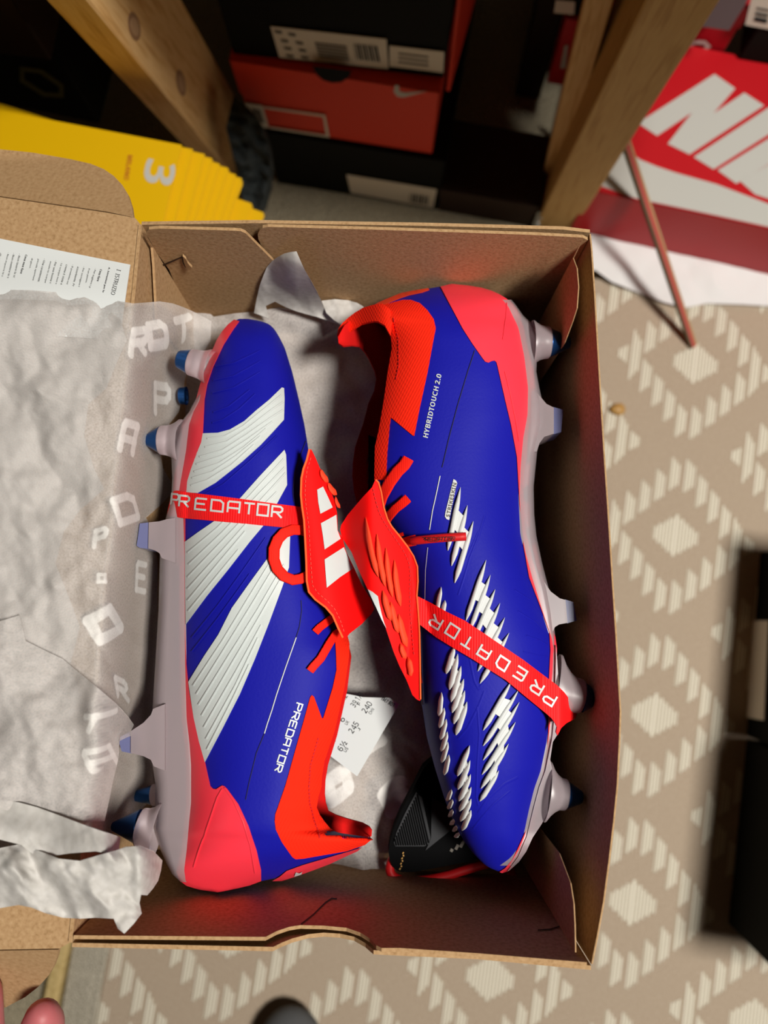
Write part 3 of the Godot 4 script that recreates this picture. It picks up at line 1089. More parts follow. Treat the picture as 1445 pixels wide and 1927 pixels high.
func shoebox() -> void:
	var foot := (on(268, 424, 0) + on(1112, 1803, 0)) / 2.0 + Vector3(0, 0, -DEPTH)
	var o := thing("shoebox", "open brown kraft shoebox holding two football boots, lid folded back to the left", "shoebox", foot)
	var tl := on(267, 423, 0)
	var tr := on(1110, 437, 0)
	var br := on(1112, 1812, 0)
	var bl := on(136, 1774, 0)
	var up := Vector3(0, 1, 0)
	# floor
	var s := Shape.new()
	var ff := func(p: Vector3) -> Vector3: return Vector3(p.x, p.y, -DEPTH)
	s.quad(ff.call(tl), ff.call(tr), ff.call(br), ff.call(bl), Vector3(0, 0, 1))
	var low := Vector3(0, 0, -0.002)
	s.quad(ff.call(tl) + low, ff.call(tr) + low, ff.call(br) + low, ff.call(bl) + low, IN)
	put("floor_panel", s, M.kraft, o)
	# far long end: outer board, fold-over board, short flap
	put("outer_panel", board(tl, tr, "266 423,480 420,800 425,1060 432,1110 438", -110, 0.0016, up), M.kraft, o)
	var i1 := tl - up * 0.0032
	var i2 := tr - up * 0.0032
	put("inner_panel", board(i1, i2, "512 490,492 463,486 450,485 441,488 434,494 429,504 427,700 432,1000 442,1096 447,1106 452", -110, 0.0014, up), M.kraft, o)
	i1 = tl - up * 0.0058
	i2 = tr - up * 0.0058
	put("end_flap", board(i1, i2, "350 585,318 507,292 472,275 438,280 432,300 430,440 434,453 435,462 439,512 489,545 535,560 580", -108, 0.0014, up), M.kraft, o)
	var ef := func(x: float, y: float) -> Vector3:
		var q := wall_spot(i1, i2, Vector2(x, y))
		var dir := (Vector3(i2.x - i1.x, i2.y - i1.y, 0)).normalized()
		return i1 + dir * q.x / 1000.0 + Vector3(0, -0.0012 - 0.002 * smoothstep(340.0, 362.0, x), q.y / 1000.0)
	put("torn_tab", patch(pts("344 477,350 480,354 486,362 492,359 497,352 495,346 488"), ef, 4.0, 0.0012, up, true), M.kraft, o)
	put("slit", patch(pts("306 494,344 478,345 480,347 490,350 496,348 496,344 490,342 481,308 496"), ef, 4.0, 0.0002, up), M.box_brown, o)
	# near long end with the thumb notch
	put("outer_panel", board(bl, br, "136 1774,514 1782,530 1774,550 1766,580 1758,609 1755,640 1757,667 1763,688 1775,703 1788,900 1797,1112 1817", -110, 0.0016, -up), M.kraft, o)
	i1 = bl + up * 0.0035
	i2 = br + up * 0.0035
	put("inner_panel", board(i1, i2, "139 1760,480 1763,500 1763,521 1752,545 1744,565 1741,610 1742,652 1746,678 1755,696 1766,708 1779,718 1784,754 1784,900 1794,1104 1811", -110, 0.0014, -up), M.kraft, o)
	var bf := func(x: float, y: float) -> Vector3:
		var q := wall_spot(i1, i2, Vector2(x, y))
		var dir := (Vector3(i2.x - i1.x, i2.y - i1.y, 0)).normalized()
		return i1 + dir * q.x / 1000.0 + Vector3(0, 0.0004, q.y / 1000.0)
	s = Shape.new()
	ribbon(s, pts("566 1741,590 1722,612 1700,624 1692,634 1693"), 2.0, bf, 0.0, -up)
	put("slit", s, M.box_brown, o)
	s = Shape.new()
	ribbon(s, pts("1012 1752,1036 1750,1056 1744"), 2.0, bf, 0.0, -up)
	put("slit", s, M.box_brown, o)
	# hinge side
	put("side_panel", board(tl, bl, "267 423,136 1774", -110, 0.0016, Vector3(-1, 0, 0)), M.kraft, o)
	var j := Vector3(0.0028, -0.0005, 0)
	put("corner_flap", board(tl + j, bl + j, "272 438,288 466,291 500,293 540,296 600", -108, 0.0012, Vector3(-1, 0, 0)), M.kraft, o)
	# bulging side
	var rim := PackedVector3Array()
	for q in pts("1109 440,1112 470,1118 560,1126 700,1135 850,1142 950,1150 1080,1158 1200,1164 1310,1166 1340,1164 1400,1160 1480,1153 1550,1144 1625,1134 1700,1122 1765,1112 1814"):
		rim.append(on(q.x, q.y, 0.0))
	var rows := []
	for k in rim.size():
		var t := clampf((rim[k].y - tr.y) / (br.y - tr.y), 0.0, 1.0)
		var base := tr.lerp(br, t)
		var row := PackedVector3Array()
		for e in [[0.0, 0.0], [0.0, 0.0004], [0.0, 0.02], [0.0, 0.045], [0.0, 0.08], [0.0, 0.11], [0.0007, 0.11], [0.0007, 0.08], [0.0007, 0.045], [0.0007, 0.02], [0.0007, 0.0004], [0.0007, 0.0]]:
			var w: float = 1.0 - smoothstep(0.0, 0.10, e[1])
			row.append(Vector3(lerpf(base.x, rim[k].x, w) + e[0], rim[k].y, -e[1]))
		rows.append(row)
	s = Shape.new()
	s.grid(rows, Vector3.ZERO, true)
	put("side_panel", s, M.kraft, o)
	var rf := Vector3(-0.0065, -0.001, 0)
	put("corner_flap", board(tr + rf, br + rf, "1096 449,1078 486,1085 505,1088 540,1085 580,1077 605,1062 645", -108, 0.0005, Vector3(1, 0, 0)), M.kraft, o)
	put("corner_flap", board(tr + rf * 1.1, br + rf * 1.1, "1052 1606,1064 1638,1073 1662,1079 1700,1081 1740,1082 1792", -108, 0.0005, Vector3(1, 0, 0)), M.kraft, o)
	# lid, folded back
	var lid_c := func(x: float, y: float) -> Vector3: return on(x, y, -0.001)
	put("lid", patch(pts("266 424,254 410,200 400,0 371,-90 358,-90 1786,0 1787,112 1785,134 1772"), lid_c, 30.0, 0.0024, IN, true), M.kraft, o)
	put("lid_flap", patch(pts("251 409,248 388,241 366,230 348,214 331,195 318,170 308,130 299,60 287,0 281,-90 272,-90 355,0 369,200 398"),
		func(x: float, y: float) -> Vector3: return on(x, y, -0.003 - 0.022 * clampf((408.0 - y) / 110.0, 0.0, 1.0)), 8.0, 0.0022, IN, true), M.kraft, o)
	put("lid_flap", patch(pts("-90 1789,0 1789,110 1787,107 1801,101 1818,90 1837,72 1857,48 1876,12 1895,-90 1930"),
		func(x: float, y: float) -> Vector3: return on(x, y, -0.004 - 0.045 * clampf((y - 1788.0) / 110.0, 0.0, 1.0)), 8.0, 0.0022, IN, true), M.kraft, o)
	# the instruction leaflet lying on the lid
	o = thing("leaflet", "white printed instruction leaflet lying on the lid, half under the tissue", "leaflet", on(150, 520, 0.0))
	var lf := func(x: float, y: float) -> Vector3: return on(x, y, 0.0008 + 0.003 * smoothstep(480.0, 560.0, y))
	put("sheet", patch(pts("-80 433,0 449,120 473,245 498,238 545,225 640,-80 620"), lf, 10.0, 0.0004, IN), M.paper, o)
	var lines := [["I  ISTRUZIO", 1255, 490, 1190, 752, 44, 0], ["A. Istruzioni per la", 1150, 465, 1085, 725, 24, 1], ["Cosa fare", 1066, 488, 1030, 612, 24, 1], ["- Per togliere i p", 1005, 475, 945, 680, 22, 0], ["  il un panno.", 940, 478, 905, 628, 22, 0],
		["- Per asciugare l", 885, 455, 832, 665, 22, 0], ["assorbente. Pr", 826, 460, 772, 665, 22, 0], ["- Il prodotto mi", 770, 435, 708, 640, 22, 0], ["crema è stata a", 706, 438, 650, 645, 22, 0], ["- Le scarpe non s", 655, 405, 592, 640, 22, 0],
		["- Per una buona c", 595, 393, 535, 635, 22, 0], ["modo le scarpe", 537, 405, 478, 628, 22, 0], ["- Una caratteristic", 475, 375, 410, 617, 22, 0], ["piccola apertura", 408, 380, 352, 600, 22, 0], ["di gioco.", 343, 372, 318, 478, 22, 0],
		["Cosa non fare", 285, 335, 228, 532, 24, 1], ["- Non lavare la sc", 215, 325, 155, 575, 22, 0], ["- Non mettere le s", 155, 315, 92, 578, 22, 0], ["- Non esporre le s", 95, 308, 30, 562, 22, 0], ["di calore com", 15, 318, -40, 560, 22, 0]]
	var lup := func(x: float, y: float) -> Vector3: return lf.call(x, y) + Vector3(0, 0, 0.0003)
	s = Shape.new()
	for l in lines:
		var a := Vector2(l[1], l[2]) / 5.558 + Vector2(0, 420)
		var b := Vector2(l[3], l[4]) / 5.558 + Vector2(0, 420)
		var h: float = l[5] / 5.558
		var u := (b - a).normalized().rotated(-PI / 2) * h
		lettering(s, l[0], a - u * 0.7, b - a, u, lup, IN, l[6] == 1)
	put("print", s, M.ink, o)


# ---------------------------------------------------------------- tissue paper

func hinge_x(y: float) -> float:
	return 268.0 - (y - 424.0) * 0.0979


func stroke_on(im: Image, a: Vector2, b: Vector2, w: float, c: Color, n: FastNoiseLite) -> void:
	var lo := (a.min(b) - Vector2(w, w)).floor()
	var hi := (a.max(b) + Vector2(w, w)).ceil()
	for y in range(maxi(0, int(lo.y)), mini(im.get_height() - 1, int(hi.y)) + 1):
		for x in range(maxi(0, int(lo.x)), mini(im.get_width() - 1, int(hi.x)) + 1):
			var p := Vector2(x, y)
			var q := Geometry2D.get_closest_point_to_segment(p, a, b)
			var k := clampf((w * 0.5 - p.distance_to(q)) * 0.6 + 0.5, 0, 1) * (0.82 + 0.3 * n.get_noise_2d(x * 3.0, y * 3.0))
			if k > 0.0:
				im.set_pixel(x, y, im.get_pixel(x, y).lerp(c, clampf(k, 0, 1)))


func unrolled(p: Vector3) -> Vector2:                        # a spot of the sheet with its slope into the box laid flat
	return Vector2(p.x + 0.7 * maxf(0.0, 0.008 - p.z), p.y)


# thin see-through tissue with letters printed on it in white; lo and size in the shoebox frame
func print_texture(lo: Vector2, size: Vector2, w: int, h: int, seed_: int, letters: Array, depth: Callable) -> ImageTexture:
	var fine := FastNoiseLite.new()
	fine.seed = seed_ + 1
	fine.frequency = 0.33
	fine.fractal_octaves = 3
	var im := Image.create(w, h, false, Image.FORMAT_RGBA8)
	for y in h:
		for x in w:
			var f := fine.get_noise_2d(x, y)
			var c := Color("dad6d3").lerp(Color("c6bfbb"), clampf(0.4 + f, 0, 1))
			c.a = clampf(0.62 + 0.35 * f, 0.4, 0.9)
			im.set_pixel(x, y, c)
	for l in letters:                       # [character, measured foot, right, up, width]
		for part in STROKES[l[0]].split(";"):
			var path := PackedVector2Array()
			for q in pts(part):
				var m: Vector2 = l[1] + l[2] * q.x + l[3] * q.y
				var b := on(m.x, m.y, depth.call(m.x, m.y))
				path.append((unrolled(b) - lo) / size * Vector2(w, h))
			for k in path.size() - 1:
				stroke_on(im, path[k], path[k + 1], l[4], Color("e6e3df"), fine)
	return ImageTexture.create_from_image(im)


func printed(tex: Texture2D, lo: Vector2, size: Vector2) -> StandardMaterial3D:
	var m := mat(Color.WHITE, 0.75, 0.3)
	m.albedo_texture = tex
	m.transparency = BaseMaterial3D.TRANSPARENCY_ALPHA
	m.uv1_scale = Vector3(1.0 / size.x, 1.0 / size.y, 1)
	m.uv1_offset = Vector3(-lo.x / size.x, -lo.y / size.y, 0)
	m.backlight_enabled = true
	m.backlight = Color(0.3, 0.29, 0.29)
	return m


func tissue() -> void:
	var g := FastNoiseLite.new()
	g.frequency = 0.011
	g.fractal_octaves = 4
	g.seed = 33
	var wide := Crumple.new(5, [[330, 0.06], [230, 0.08], [170, 0.09], [120, 0.10], [84, 0.10], [56, 0.09], [36, 0.06]])
	var tight := Crumple.new(23, [[210, 0.14], [130, 0.22], [92, 0.25], [60, 0.24], [40, 0.18], [25, 0.12]])
	var lay := func(x: float, y: float) -> float:
		var d := x - hinge_x(y)
		var wall := -1.0 if d < 30.0 else 0.006 - 0.11 * d / lerpf(111.0, 161.0, (y - 424.0) / 1348.0)         # stay inside the box wall
		return maxf(0.0075 - 0.082 * smoothstep(-12.0, 124.0, d) + 2.1 * wide.at(x, y) + 0.032 * smoothstep(725.0, 600.0, y) * smoothstep(10.0, 90.0, d) - 0.003 * smoothstep(575.0, 545.0, y + x * -0.06), wall)
	var lo := Vector2(-0.20, -0.17)
	var size := Vector2(0.24, 0.30)
	var letters := [["D", Vector2(283, 652), Vector2(30, -6), Vector2(-4, -38), 12.0, -0.02], ["T", Vector2(332, 640), Vector2(26, -8), Vector2(-2, -36), 11.0, -0.03], ["R", Vector2(246, 668), Vector2(26, -4), Vector2(6, -44), 10.0, -0.01],
		["P", Vector2(292, 775), Vector2(26, 4), Vector2(0, -50), 11.0, -0.03], ["A", Vector2(225, 845), Vector2(24, 8), Vector2(10, -50), 10.0, 0.0], ["D", Vector2(226, 985), Vector2(34, -12), Vector2(-12, -42), 10.0, 0.0],
		["P", Vector2(176, 1030), Vector2(20, -6), Vector2(4, -30), 5.5, 0.0], ["O", Vector2(188, 1205), Vector2(40, -22), Vector2(-22, -36), 13.0, 0.0], ["O", Vector2(184, 1096), Vector2(14, 0), Vector2(0, -14), 4.0, 0.0],
		["T", Vector2(165, 1375), Vector2(30, -12), Vector2(10, -30), 6.5, 0.0], ["A", Vector2(180, 1440), Vector2(26, -12), Vector2(-14, -30), 6.5, 0.0], ["R", Vector2(222, 1310), Vector2(20, 10), Vector2(-6, -34), 6.5, -0.02],
		["E", Vector2(256, 1110), Vector2(16, 4), Vector2(2, -50), 8.0, -0.04]]
	var tex := print_texture(lo, size, 640, 800, 61, letters, lay)
	var pm := printed(tex, lo, size)
	var o := thing("tissue_paper", "large crumpled white tissue sheet with pink printed letters covering the lid", "tissue", on(120, 1000, 0.0))
	put("sheet", patch(pts("-90 536,0 545,60 546,120 551,180 558,215 565,250 571,280 569,300 567,325 571,345 578,372 590,398 604,396 640,380 668,356 690,348 712,342 745,336 775,318 798,306 830,302 858,306 880,320 905,322 930,300 952,274 974,280 985,290 1012,296 1060,296 1300,290 1380,286 1500,262 1530,240 1546,206 1570,206 1600,-90 1620"),
		func(x: float, y: float) -> Vector3: return on(x, y, lay.call(x, y)), 5.0, 0.0004, IN, false, unrolled), pm, o)
	put("second_layer", patch(pts("-90 556,0 562,120 566,190 574,226 600,238 640,216 690,200 730,166 760,158 820,176 880,196 920,150 960,120 1000,104 1060,128 1120,150 1180,132 1250,150 1310,128 1360,112 1420,126 1490,110 1580,-90 1600"),
		func(x: float, y: float) -> Vector3: return on(x, y, lay.call(x, y) - 0.0022), 6.0, 0.0003, IN), M.tissue, o)
	var fold := func(x: float, y: float) -> Vector3:
		return on(x, y, lay.call(x, y) + 0.0036 + 0.5 * wide.at(x + 800.0, y) + 0.003 * smoothstep(0.0, 90.0, (y - 1165.0) - (x - 40.0) * 0.9) + 0.02 * smoothstep(140.0, 250.0, x))
	put("folded_layer", patch(pts("-90 1172,0 1169,20 1163,36 1158,42 1180,48 1206,80 1222,118 1240,143 1261,180 1291,218 1324,240 1348,256 1371,254 1382,238 1388,224 1395,222 1430,212 1470,204 1510,196 1545,-90 1560"), fold, 5.0, 0.0005, IN, false, unrolled), pm, o)
	var roll := func(x: float, y: float) -> Vector3:
		var t := (y - (1625.0 + (x - 150.0) * 0.02)) / 62.0
		return on(x, y, 0.012 + 0.013 * cos(clampf(t, -1.4, 1.5)) + 2.4 * tight.at(x * 0.8, y) - 0.035 * smoothstep(255.0, 320.0, x))
	put("rolled_edge", patch(pts("-90 1600,0 1596,40 1588,70 1600,110 1616,150 1620,190 1608,214 1602,236 1594,263 1592,288 1602,305 1620,302 1640,297 1658,288 1672,277 1685,265 1684,262 1700,266 1720,252 1738,234 1757,222 1748,214 1729,180 1727,150 1729,118 1727,84 1718,60 1708,35 1703,0 1709,-90 1716"), roll, 4.5, 0.0005, IN), M.tissue, o)
	var flap := func(x: float, y: float) -> Vector3:
		return on(x, y, 0.016 + 0.012 * smoothstep(60.0, 215.0, x) * 0.6 + 0.006 * smoothstep(1500.0, 1570.0, y - x * 0.25) + 0.8 * tight.at(x + 400.0, y) - 0.02 * smoothstep(195.0, 240.0, x))
	put("folded_layer", patch(pts("-90 1488,0 1505,35 1510,69 1519,110 1534,160 1553,200 1567,226 1576,223 1600,206 1607,180 1602,130 1606,90 1612,60 1606,40 1590,0 1580,-90 1570"), flap, 4.5, 0.0005, IN), M.tissue, o)
	# lining sheet inside the box
	o = thing("tissue_paper", "crumpled white tissue lining the shoebox floor between the boots", "tissue", on(640, 1100, -0.1))
	var inner := func(x: float, y: float) -> float:
		return -0.094 + 0.016 * smoothstep(680.0, 560.0, y) + 1.0 * tight.at(x * 0.8, y * 0.8) + 0.010 * g.get_noise_2d(x * 0.35, y * 0.35)
	var lo2 := Vector2(-0.10, -0.20)
	var size2 := Vector2(0.24, 0.36)
	var tex2 := print_texture(lo2, size2, 500, 800, 71, [["O", Vector2(622, 1508), Vector2(34, -26), Vector2(-8, -34), 16.0, -0.09], ["E", Vector2(735, 1530), Vector2(34, -24), Vector2(-16, -34), 14.0, -0.09], ["D", Vector2(680, 1420), Vector2(36, -24), Vector2(-18, -30), 14.0, -0.09]], inner)
	put("sheet", patch(pts("346 556,362 566,382 578,402 596,440 590,482 586,540 576,600 566,655 566,690 582,720 610,780 640,800 900,830 1200,850 1420,830 1450,800 1560,740 1640,700 1656,640 1652,580 1652,540 1640,560 1650,420 1600,300 1560,262 1450,262 1000,300 760,330 640"), func(x: float, y: float) -> Vector3: return on(x, y, inner.call(x, y)), 7.0, 0.0005, IN, false, unrolled), printed(tex2, lo2, size2), o)
	var peak := func(x: float, y: float) -> Vector3:
		return on(x, y, -0.016 - 0.056 * smoothstep(470.0, 605.0, y) + 0.012 * smoothstep(500.0, 560.0, x) * smoothstep(600.0, 520.0, y) + 0.9 * tight.at(x + 150.0, y + 60.0))
	put("upright_flap", patch(pts("558 473,547 474,535 477,522 484,512 491,502 503,495 520,489 536,483 562,478 589,492 594,506 600,500 575,517 567,536 577,556 585,576 591,595 596,620 604,644 612,630 602,614 590,608 575,603 563,595 546,584 526,574 509,566 492"), peak, 4.0, 0.0005, IN), M.tissue, o)
	put("crumpled_edge", patch(pts("605 566,630 563,655 565,672 570,684 577,686 584,664 598,642 611,628 602,614 589"), func(x: float, y: float) -> Vector3: return on(x, y, -0.066 + 1.0 * tight.at(x, y)), 4.0, 0.0005, IN), M.tissue, o)


# ---------------------------------------------------------------- what lies under the boots

func box_contents() -> void:
	var cf := func(x: float, y: float) -> Vector3: return on(x, y, -0.074 + 0.00002 * (x - 680.0))
	var o := thing("size_card", "white size card printed with shoe sizes between the two boots", "card", on(680, 1380, -0.075))
	put("card", patch(pts("590 1400,640 1303,683 1312,716 1313,733 1313,751 1325,672 1461,618 1420"), cf, 12.0, 0.0006, IN, true), M.paper, o)
	var cu := func(x: float, y: float) -> Vector3: return cf.call(x, y) + Vector3(0, 0, 0.0003)
	var s := Shape.new()
	var r := Vector2(0.56, -0.83)
	var u := Vector2(-0.83, -0.56)
	for t in [["240", 689, 1343, 22, 11], ["CHN", 698, 1345, 12, 6], ["39 1/3", 668, 1332, 30, 11], ["F", 677, 1328, 5, 6], ["245", 664, 1381, 22, 11], ["J", 676, 1376, 5, 5], ["6", 646, 1360, 8, 11], ["UK", 653, 1365, 8, 6], ["6½", 643, 1415, 20, 11], ["US", 651, 1416, 9, 6], ["D", 630, 1397, 5, 6], ["21942", 638, 1335, 30, 8]]:
		lettering(s, t[0], Vector2(t[1], t[2]), r * t[3], u * t[4], cu, IN)
	lettering(s, "FOR 1341", Vector2(739, 1331), Vector2(-22, -14), Vector2(4, -6) * 1.1, cu, IN, true)
	put("print", s, M.ink, o)
	# black pouch with ribbed panel
	o = thing("black_pouch", "flat black pouch with a ribbed corner panel under the right boot's toe", "pouch", on(800, 1580, -0.1))
	var pf := func(x: float, y: float) -> Vector3: return on(x, y, -0.074 - 0.00004 * (y - 1500.0))
	put("body", patch(pts("816 1430,806 1437,797 1446,788 1463,778 1483,754 1529,742 1558,734 1585,731 1604,733 1618,738 1630,746 1638,756 1641,778 1641,880 1622,960 1600,960 1420"), pf, 8.0, 0.012, IN, true), M.black, o)
	var pu := func(x: float, y: float) -> Vector3: return pf.call(x, y) + Vector3(0, 0, 0.0006)
	put("panel", patch(pts("783 1490,788 1496,794 1500,808 1566,810 1576,806 1588,798 1592,744 1592,741 1585,746 1566,760 1534"), pu, 8.0, 0.0006, IN), M.black_soft, o)
	var pr := func(x: float, y: float) -> Vector3: return pf.call(x, y) + Vector3(0, 0, 0.0012)
	for k in 15:
		var a := Vector2(785, 1494).lerp(Vector2(743, 1578), k / 14.0)
		var b := a + Vector2(0.235, 1.0) * (1590.0 - a.y)
		b = Geometry2D.intersect_polyline_with_polygon(PackedVector2Array([a, b]), pts("780 1480,794 1494,808 1566,809 1578,805 1589,730 1592,736 1560"))[0][-1] if Geometry2D.intersect_polyline_with_polygon(PackedVector2Array([a, b]), pts("780 1480,794 1494,808 1566,809 1578,805 1589,730 1592,736 1560")).size() else b
		if a.distance_to(b) < 4.0:
			continue
		s = Shape.new()
		ribbon(s, PackedVector2Array([a, b]), 3.0, pr, 0.0007, IN)
		put("rib", s, M.black, o)
	put("panel", patch(pts("812 1500,880 1540,880 1570,850 1560,800 1600,806 1589,811 1576"), pu, 8.0, 0.0006, IN), M.black_soft, o)
	s = Shape.new()
	for k in 7:
		ribbon(s, PackedVector2Array([Vector2(759.5 - k * 1.0, 1603 + k * 5.0), Vector2(757.5 - k * 1.0 + (k % 2) * 3.0, 1606 + k * 5.0)]), 2.6, pu, 0.0004, IN, 2.0)
	put("stitching", s, M.gold, o)
	s = Shape.new()
	for k in 3:
		var b := Vector2(848 + k * 9, 1602 - k * 4)
		ribbon(s, PackedVector2Array([b, b + Vector2(3 + k * 2, -5 - k * 4)]), 6.0, pu, 0.0003, IN)
	put("emblem", s, M.ink_soft, o)
	# red cord
	o = thing("rubber_loop", "red rubbery cord looping round the black pouch at the box corner", "loop", on(860, 1650, -0.1))
	for q in [["750 1600,736 1622,734 1640,744 1652,764 1657,800 1656,840 1648,872 1638,905 1628,950 1618", -0.083], ["958 1622,962 1642,972 1658,988 1666,1004 1663,1020 1648,1032 1622,1038 1590,1040 1550,1036 1500,1020 1440", -0.092]]:
		var path := PackedVector3Array()
		var c := Curve2D.new()
		var pp := pts(q[0])
		for k in pp.size():
			var t := (pp[mini(k + 1, pp.size() - 1)] - pp[maxi(k - 1, 0)]) / 6.0
			c.add_point(pp[k], -t, t)
		var len := c.get_baked_length()
		var steps := int(len / 6.0)
		for k in steps + 1:
			var b := c.sample_baked(len * k / steps, true)
			path.append(on(b.x, b.y, q[1]))
		s = Shape.new()
		s.tube(path, 0.0023, 12)
		put("strand", s, M.rubber_red, o)


# ---------------------------------------------------------------- the boots

# the shape of a boot lying on its side: for every row across its length the two outline edges, the half thickness,
# and where the cross-section starts and ends (-1 … 1, sole edge to instep)
class Last:
	var y0: int
	var y1: int
	var mid: float
	var l := PackedFloat32Array()
	var r := PackedFloat32Array()
	var t := PackedFloat32Array()
	var a := PackedFloat32Array()
	var b := PackedFloat32Array()

	func soft(v: PackedFloat32Array, w: int) -> PackedFloat32Array:
		var out := v.duplicate()
		for k in v.size():
			var reach := mini(w, mini(k, v.size() - 1 - k))
			var sum := 0.0
			for j in range(k - reach, k + reach + 1):
				sum += v[j]
			out[k] = sum / (reach * 2 + 1)
		return out

	func edges(y: float) -> Array:
		var k := clampf(y, y0, y1 - 0.001) - y0
		var i := int(k)
		var f := k - i
		var g := func(v: PackedFloat32Array) -> float: return lerpf(v[i], v[mini(i + 1, v.size() - 1)], f)
		return [g.call(l), g.call(r), g.call(t), g.call(a), g.call(b)]

	func height(x: float, y: float) -> float:
		var e := edges(y)
		var w := maxf(e[1] - e[0], 1.0)
		var s: float = (x - e[0]) / w
		var u := lerpf(e[3], e[4], clampf(s, 0.0, 1.0))
		var over := maxf(maxf(-s, s - 1.0) * w, maxf(y0 - y, y - y1))
		return e[2] * pow(maxf(0.0, 1.0 - pow(absf(u), 2.4)), 1.0 / 2.2) - maxf(over, 0.0) * 0.0006


func last(mid_c: float, left: String, right: String, thick: String, a: String, b: String, soft_edge: int) -> Last:
	var o := Last.new()
	o.mid = mid_c
	var L := pts(left)
	var R := pts(right)
	var T := pts(thick)
	var A := pts(a)
	var B := pts(b)
	o.y0 = int(L[0].x)
	o.y1 = int(L[-1].x)
	for y in range(o.y0, o.y1 + 1):
		o.l.append(curve(L, y))
		o.r.append(curve(R, y))
		o.t.append(curve(T, y) / 1000.0)
		o.a.append(curve(A, y))
		o.b.append(curve(B, y))
	o.l = o.soft(o.l, soft_edge)
	o.r = o.soft(o.r, soft_edge)
	o.t = o.soft(o.soft(o.t, 14), 14)
	o.a = o.soft(o.a, 20)
	o.b = o.soft(o.b, 20)
	return o


func body(o: Last, sides := [1.0, -1.0]) -> Shape:
	var s := Shape.new()
	var ys := PackedFloat32Array()
	var n := 210
	for k in n + 1:
		var q := float(k) / n
		ys.append(lerpf(o.y0, o.y1, lerpf(q, 0.5 - 0.5 * cos(PI * q), 0.45)))
	for side in sides:
		var rows := []
		for y in ys:
			var e := o.edges(y)
			var row := PackedVector3Array()
			for j in 45:
				var x := lerpf(e[0], e[1], 0.5 - 0.5 * cos(PI * j / 44.0))
				row.append(on(x, y, o.mid + side * maxf(o.height(x, y), 0.0)))
			rows.append(row)
		s.grid(rows, Vector3(0, 0, side))
	return s


func skin(o: Last, off: float) -> Callable:                # a point «off» above the boot's near side
	return func(x: float, y: float) -> Vector3:
		var p := on(x, y, o.mid + o.height(x, y))
		if off == 0.0:
			return p
		var px := on(x + 1.5, y, o.mid + o.height(x + 1.5, y)) - on(x - 1.5, y, o.mid + o.height(x - 1.5, y))
		var py := on(x, y + 1.5, o.mid + o.height(x, y + 1.5)) - on(x, y - 1.5, o.mid + o.height(x, y - 1.5))
		var m := px.cross(py)
		if m.z < 0.0:
			m = -m
		return p + m.normalized() * off


# the sole plate between its measured outer edge and the boot
func plate(o: Last, rows_: String, inner_right: bool, c_half: float, s: Shape) -> void:
	var table := pts(rows_)
	var rows := []
	var y := table[0].x
	while y <= table[-1].x:
		var e := o.edges(y)
		var outer := curve(table, y)
		var inner: float = e[0] + 26.0 if inner_right else e[1] - 26.0
		var row := PackedVector3Array()
		var half := minf(c_half, o.height(e[0] + 3.0 if inner_right else e[1] - 3.0, y) * 1.08 + 0.001)
		for j in 40:
			var g := TAU * j / 40.0
			var cx := signf(cos(g)) * pow(absf(cos(g)), 0.45)
			var cz := signf(sin(g)) * pow(absf(sin(g)), 0.45)
			row.append(on(lerpf(outer, inner, 0.5 + 0.5 * cx), y, o.mid + half * cz))
		rows.append(row)
		y += 5.0
	s.grid(rows, Vector3.ZERO, true)


func px_size(c: float) -> float:                            # metres that one measured step spans at this height
	return on(800, 1000, c).distance_to(on(801, 1000, c))


func round_stud(o: Node3D, base: Vector2, collar: Vector2, tip: Vector2, rb: float, rc: float, rt: float, c: float, holder: Material, point: Material, body_only := false) -> void:
	var k := px_size(c)
	var a := on(base.x, base.y, c)
	var b := on(collar.x, collar.y, c)
	var t := on(tip.x, tip.y, c)
	var s := Shape.new()
	var ax := (b - a).normalized()
	var side := ax.cross(Vector3(0, 0, 1)).normalized()
	var rows := []
	for q in [Vector2(-0.1, rb), Vector2(0.0, rb), Vector2(0.18, lerpf(rb, rc, 0.42)), Vector2(0.4, lerpf(rb, rc, 0.75)), Vector2(0.66, rc * 1.03), Vector2(0.93, rc), Vector2(1.0, rc * 0.93), Vector2(1.0, 0.01)]:
		var row := PackedVector3Array()
		for g in 28:
			var r: float = q.y * k
			row.append(a.lerp(b, q.x) + side * cos(TAU * g / 28) * r + Vector3(0, 0, sin(TAU * g / 28) * minf(r, lerpf(0.0095, 0.0078, clampf(q.x, 0, 1)))))
		rows.append(row)
	s.grid(rows, Vector3.ZERO, true)
	var st := put("stud", s, holder, o)
	if body_only:
		return
	s = Shape.new()
	s.turned(b, t, PackedVector2Array([Vector2(0, rc * 0.9 * k), Vector2(0.02, rc * 0.92 * k), Vector2(0.85, lerpf(rc * 0.9, rt, 0.9) * k), Vector2(0.97, rt * 0.9 * k), Vector2(1.0, rt * 0.55 * k), Vector2(1.0, 0)]))
	put("stud_tip", s, point, st, "metal stud tip")


func moulded_stud(o: Node3D, poly: String, tip: String, c: float, half: float, m: Material, mt: Material) -> void:
	var up := func(x: float, y: float) -> Vector3: return on(x, y, c + half)
	var st := put("stud", patch(pts(poly), up, 30.0, half * 2.0, IN, true), m, o)
	var up2 := func(x: float, y: float) -> Vector3: return on(x, y, c + half * 0.86)
	put("stud_tip", patch(pts(tip), up2, 30.0, half * 1.7, IN, true), mt, st)


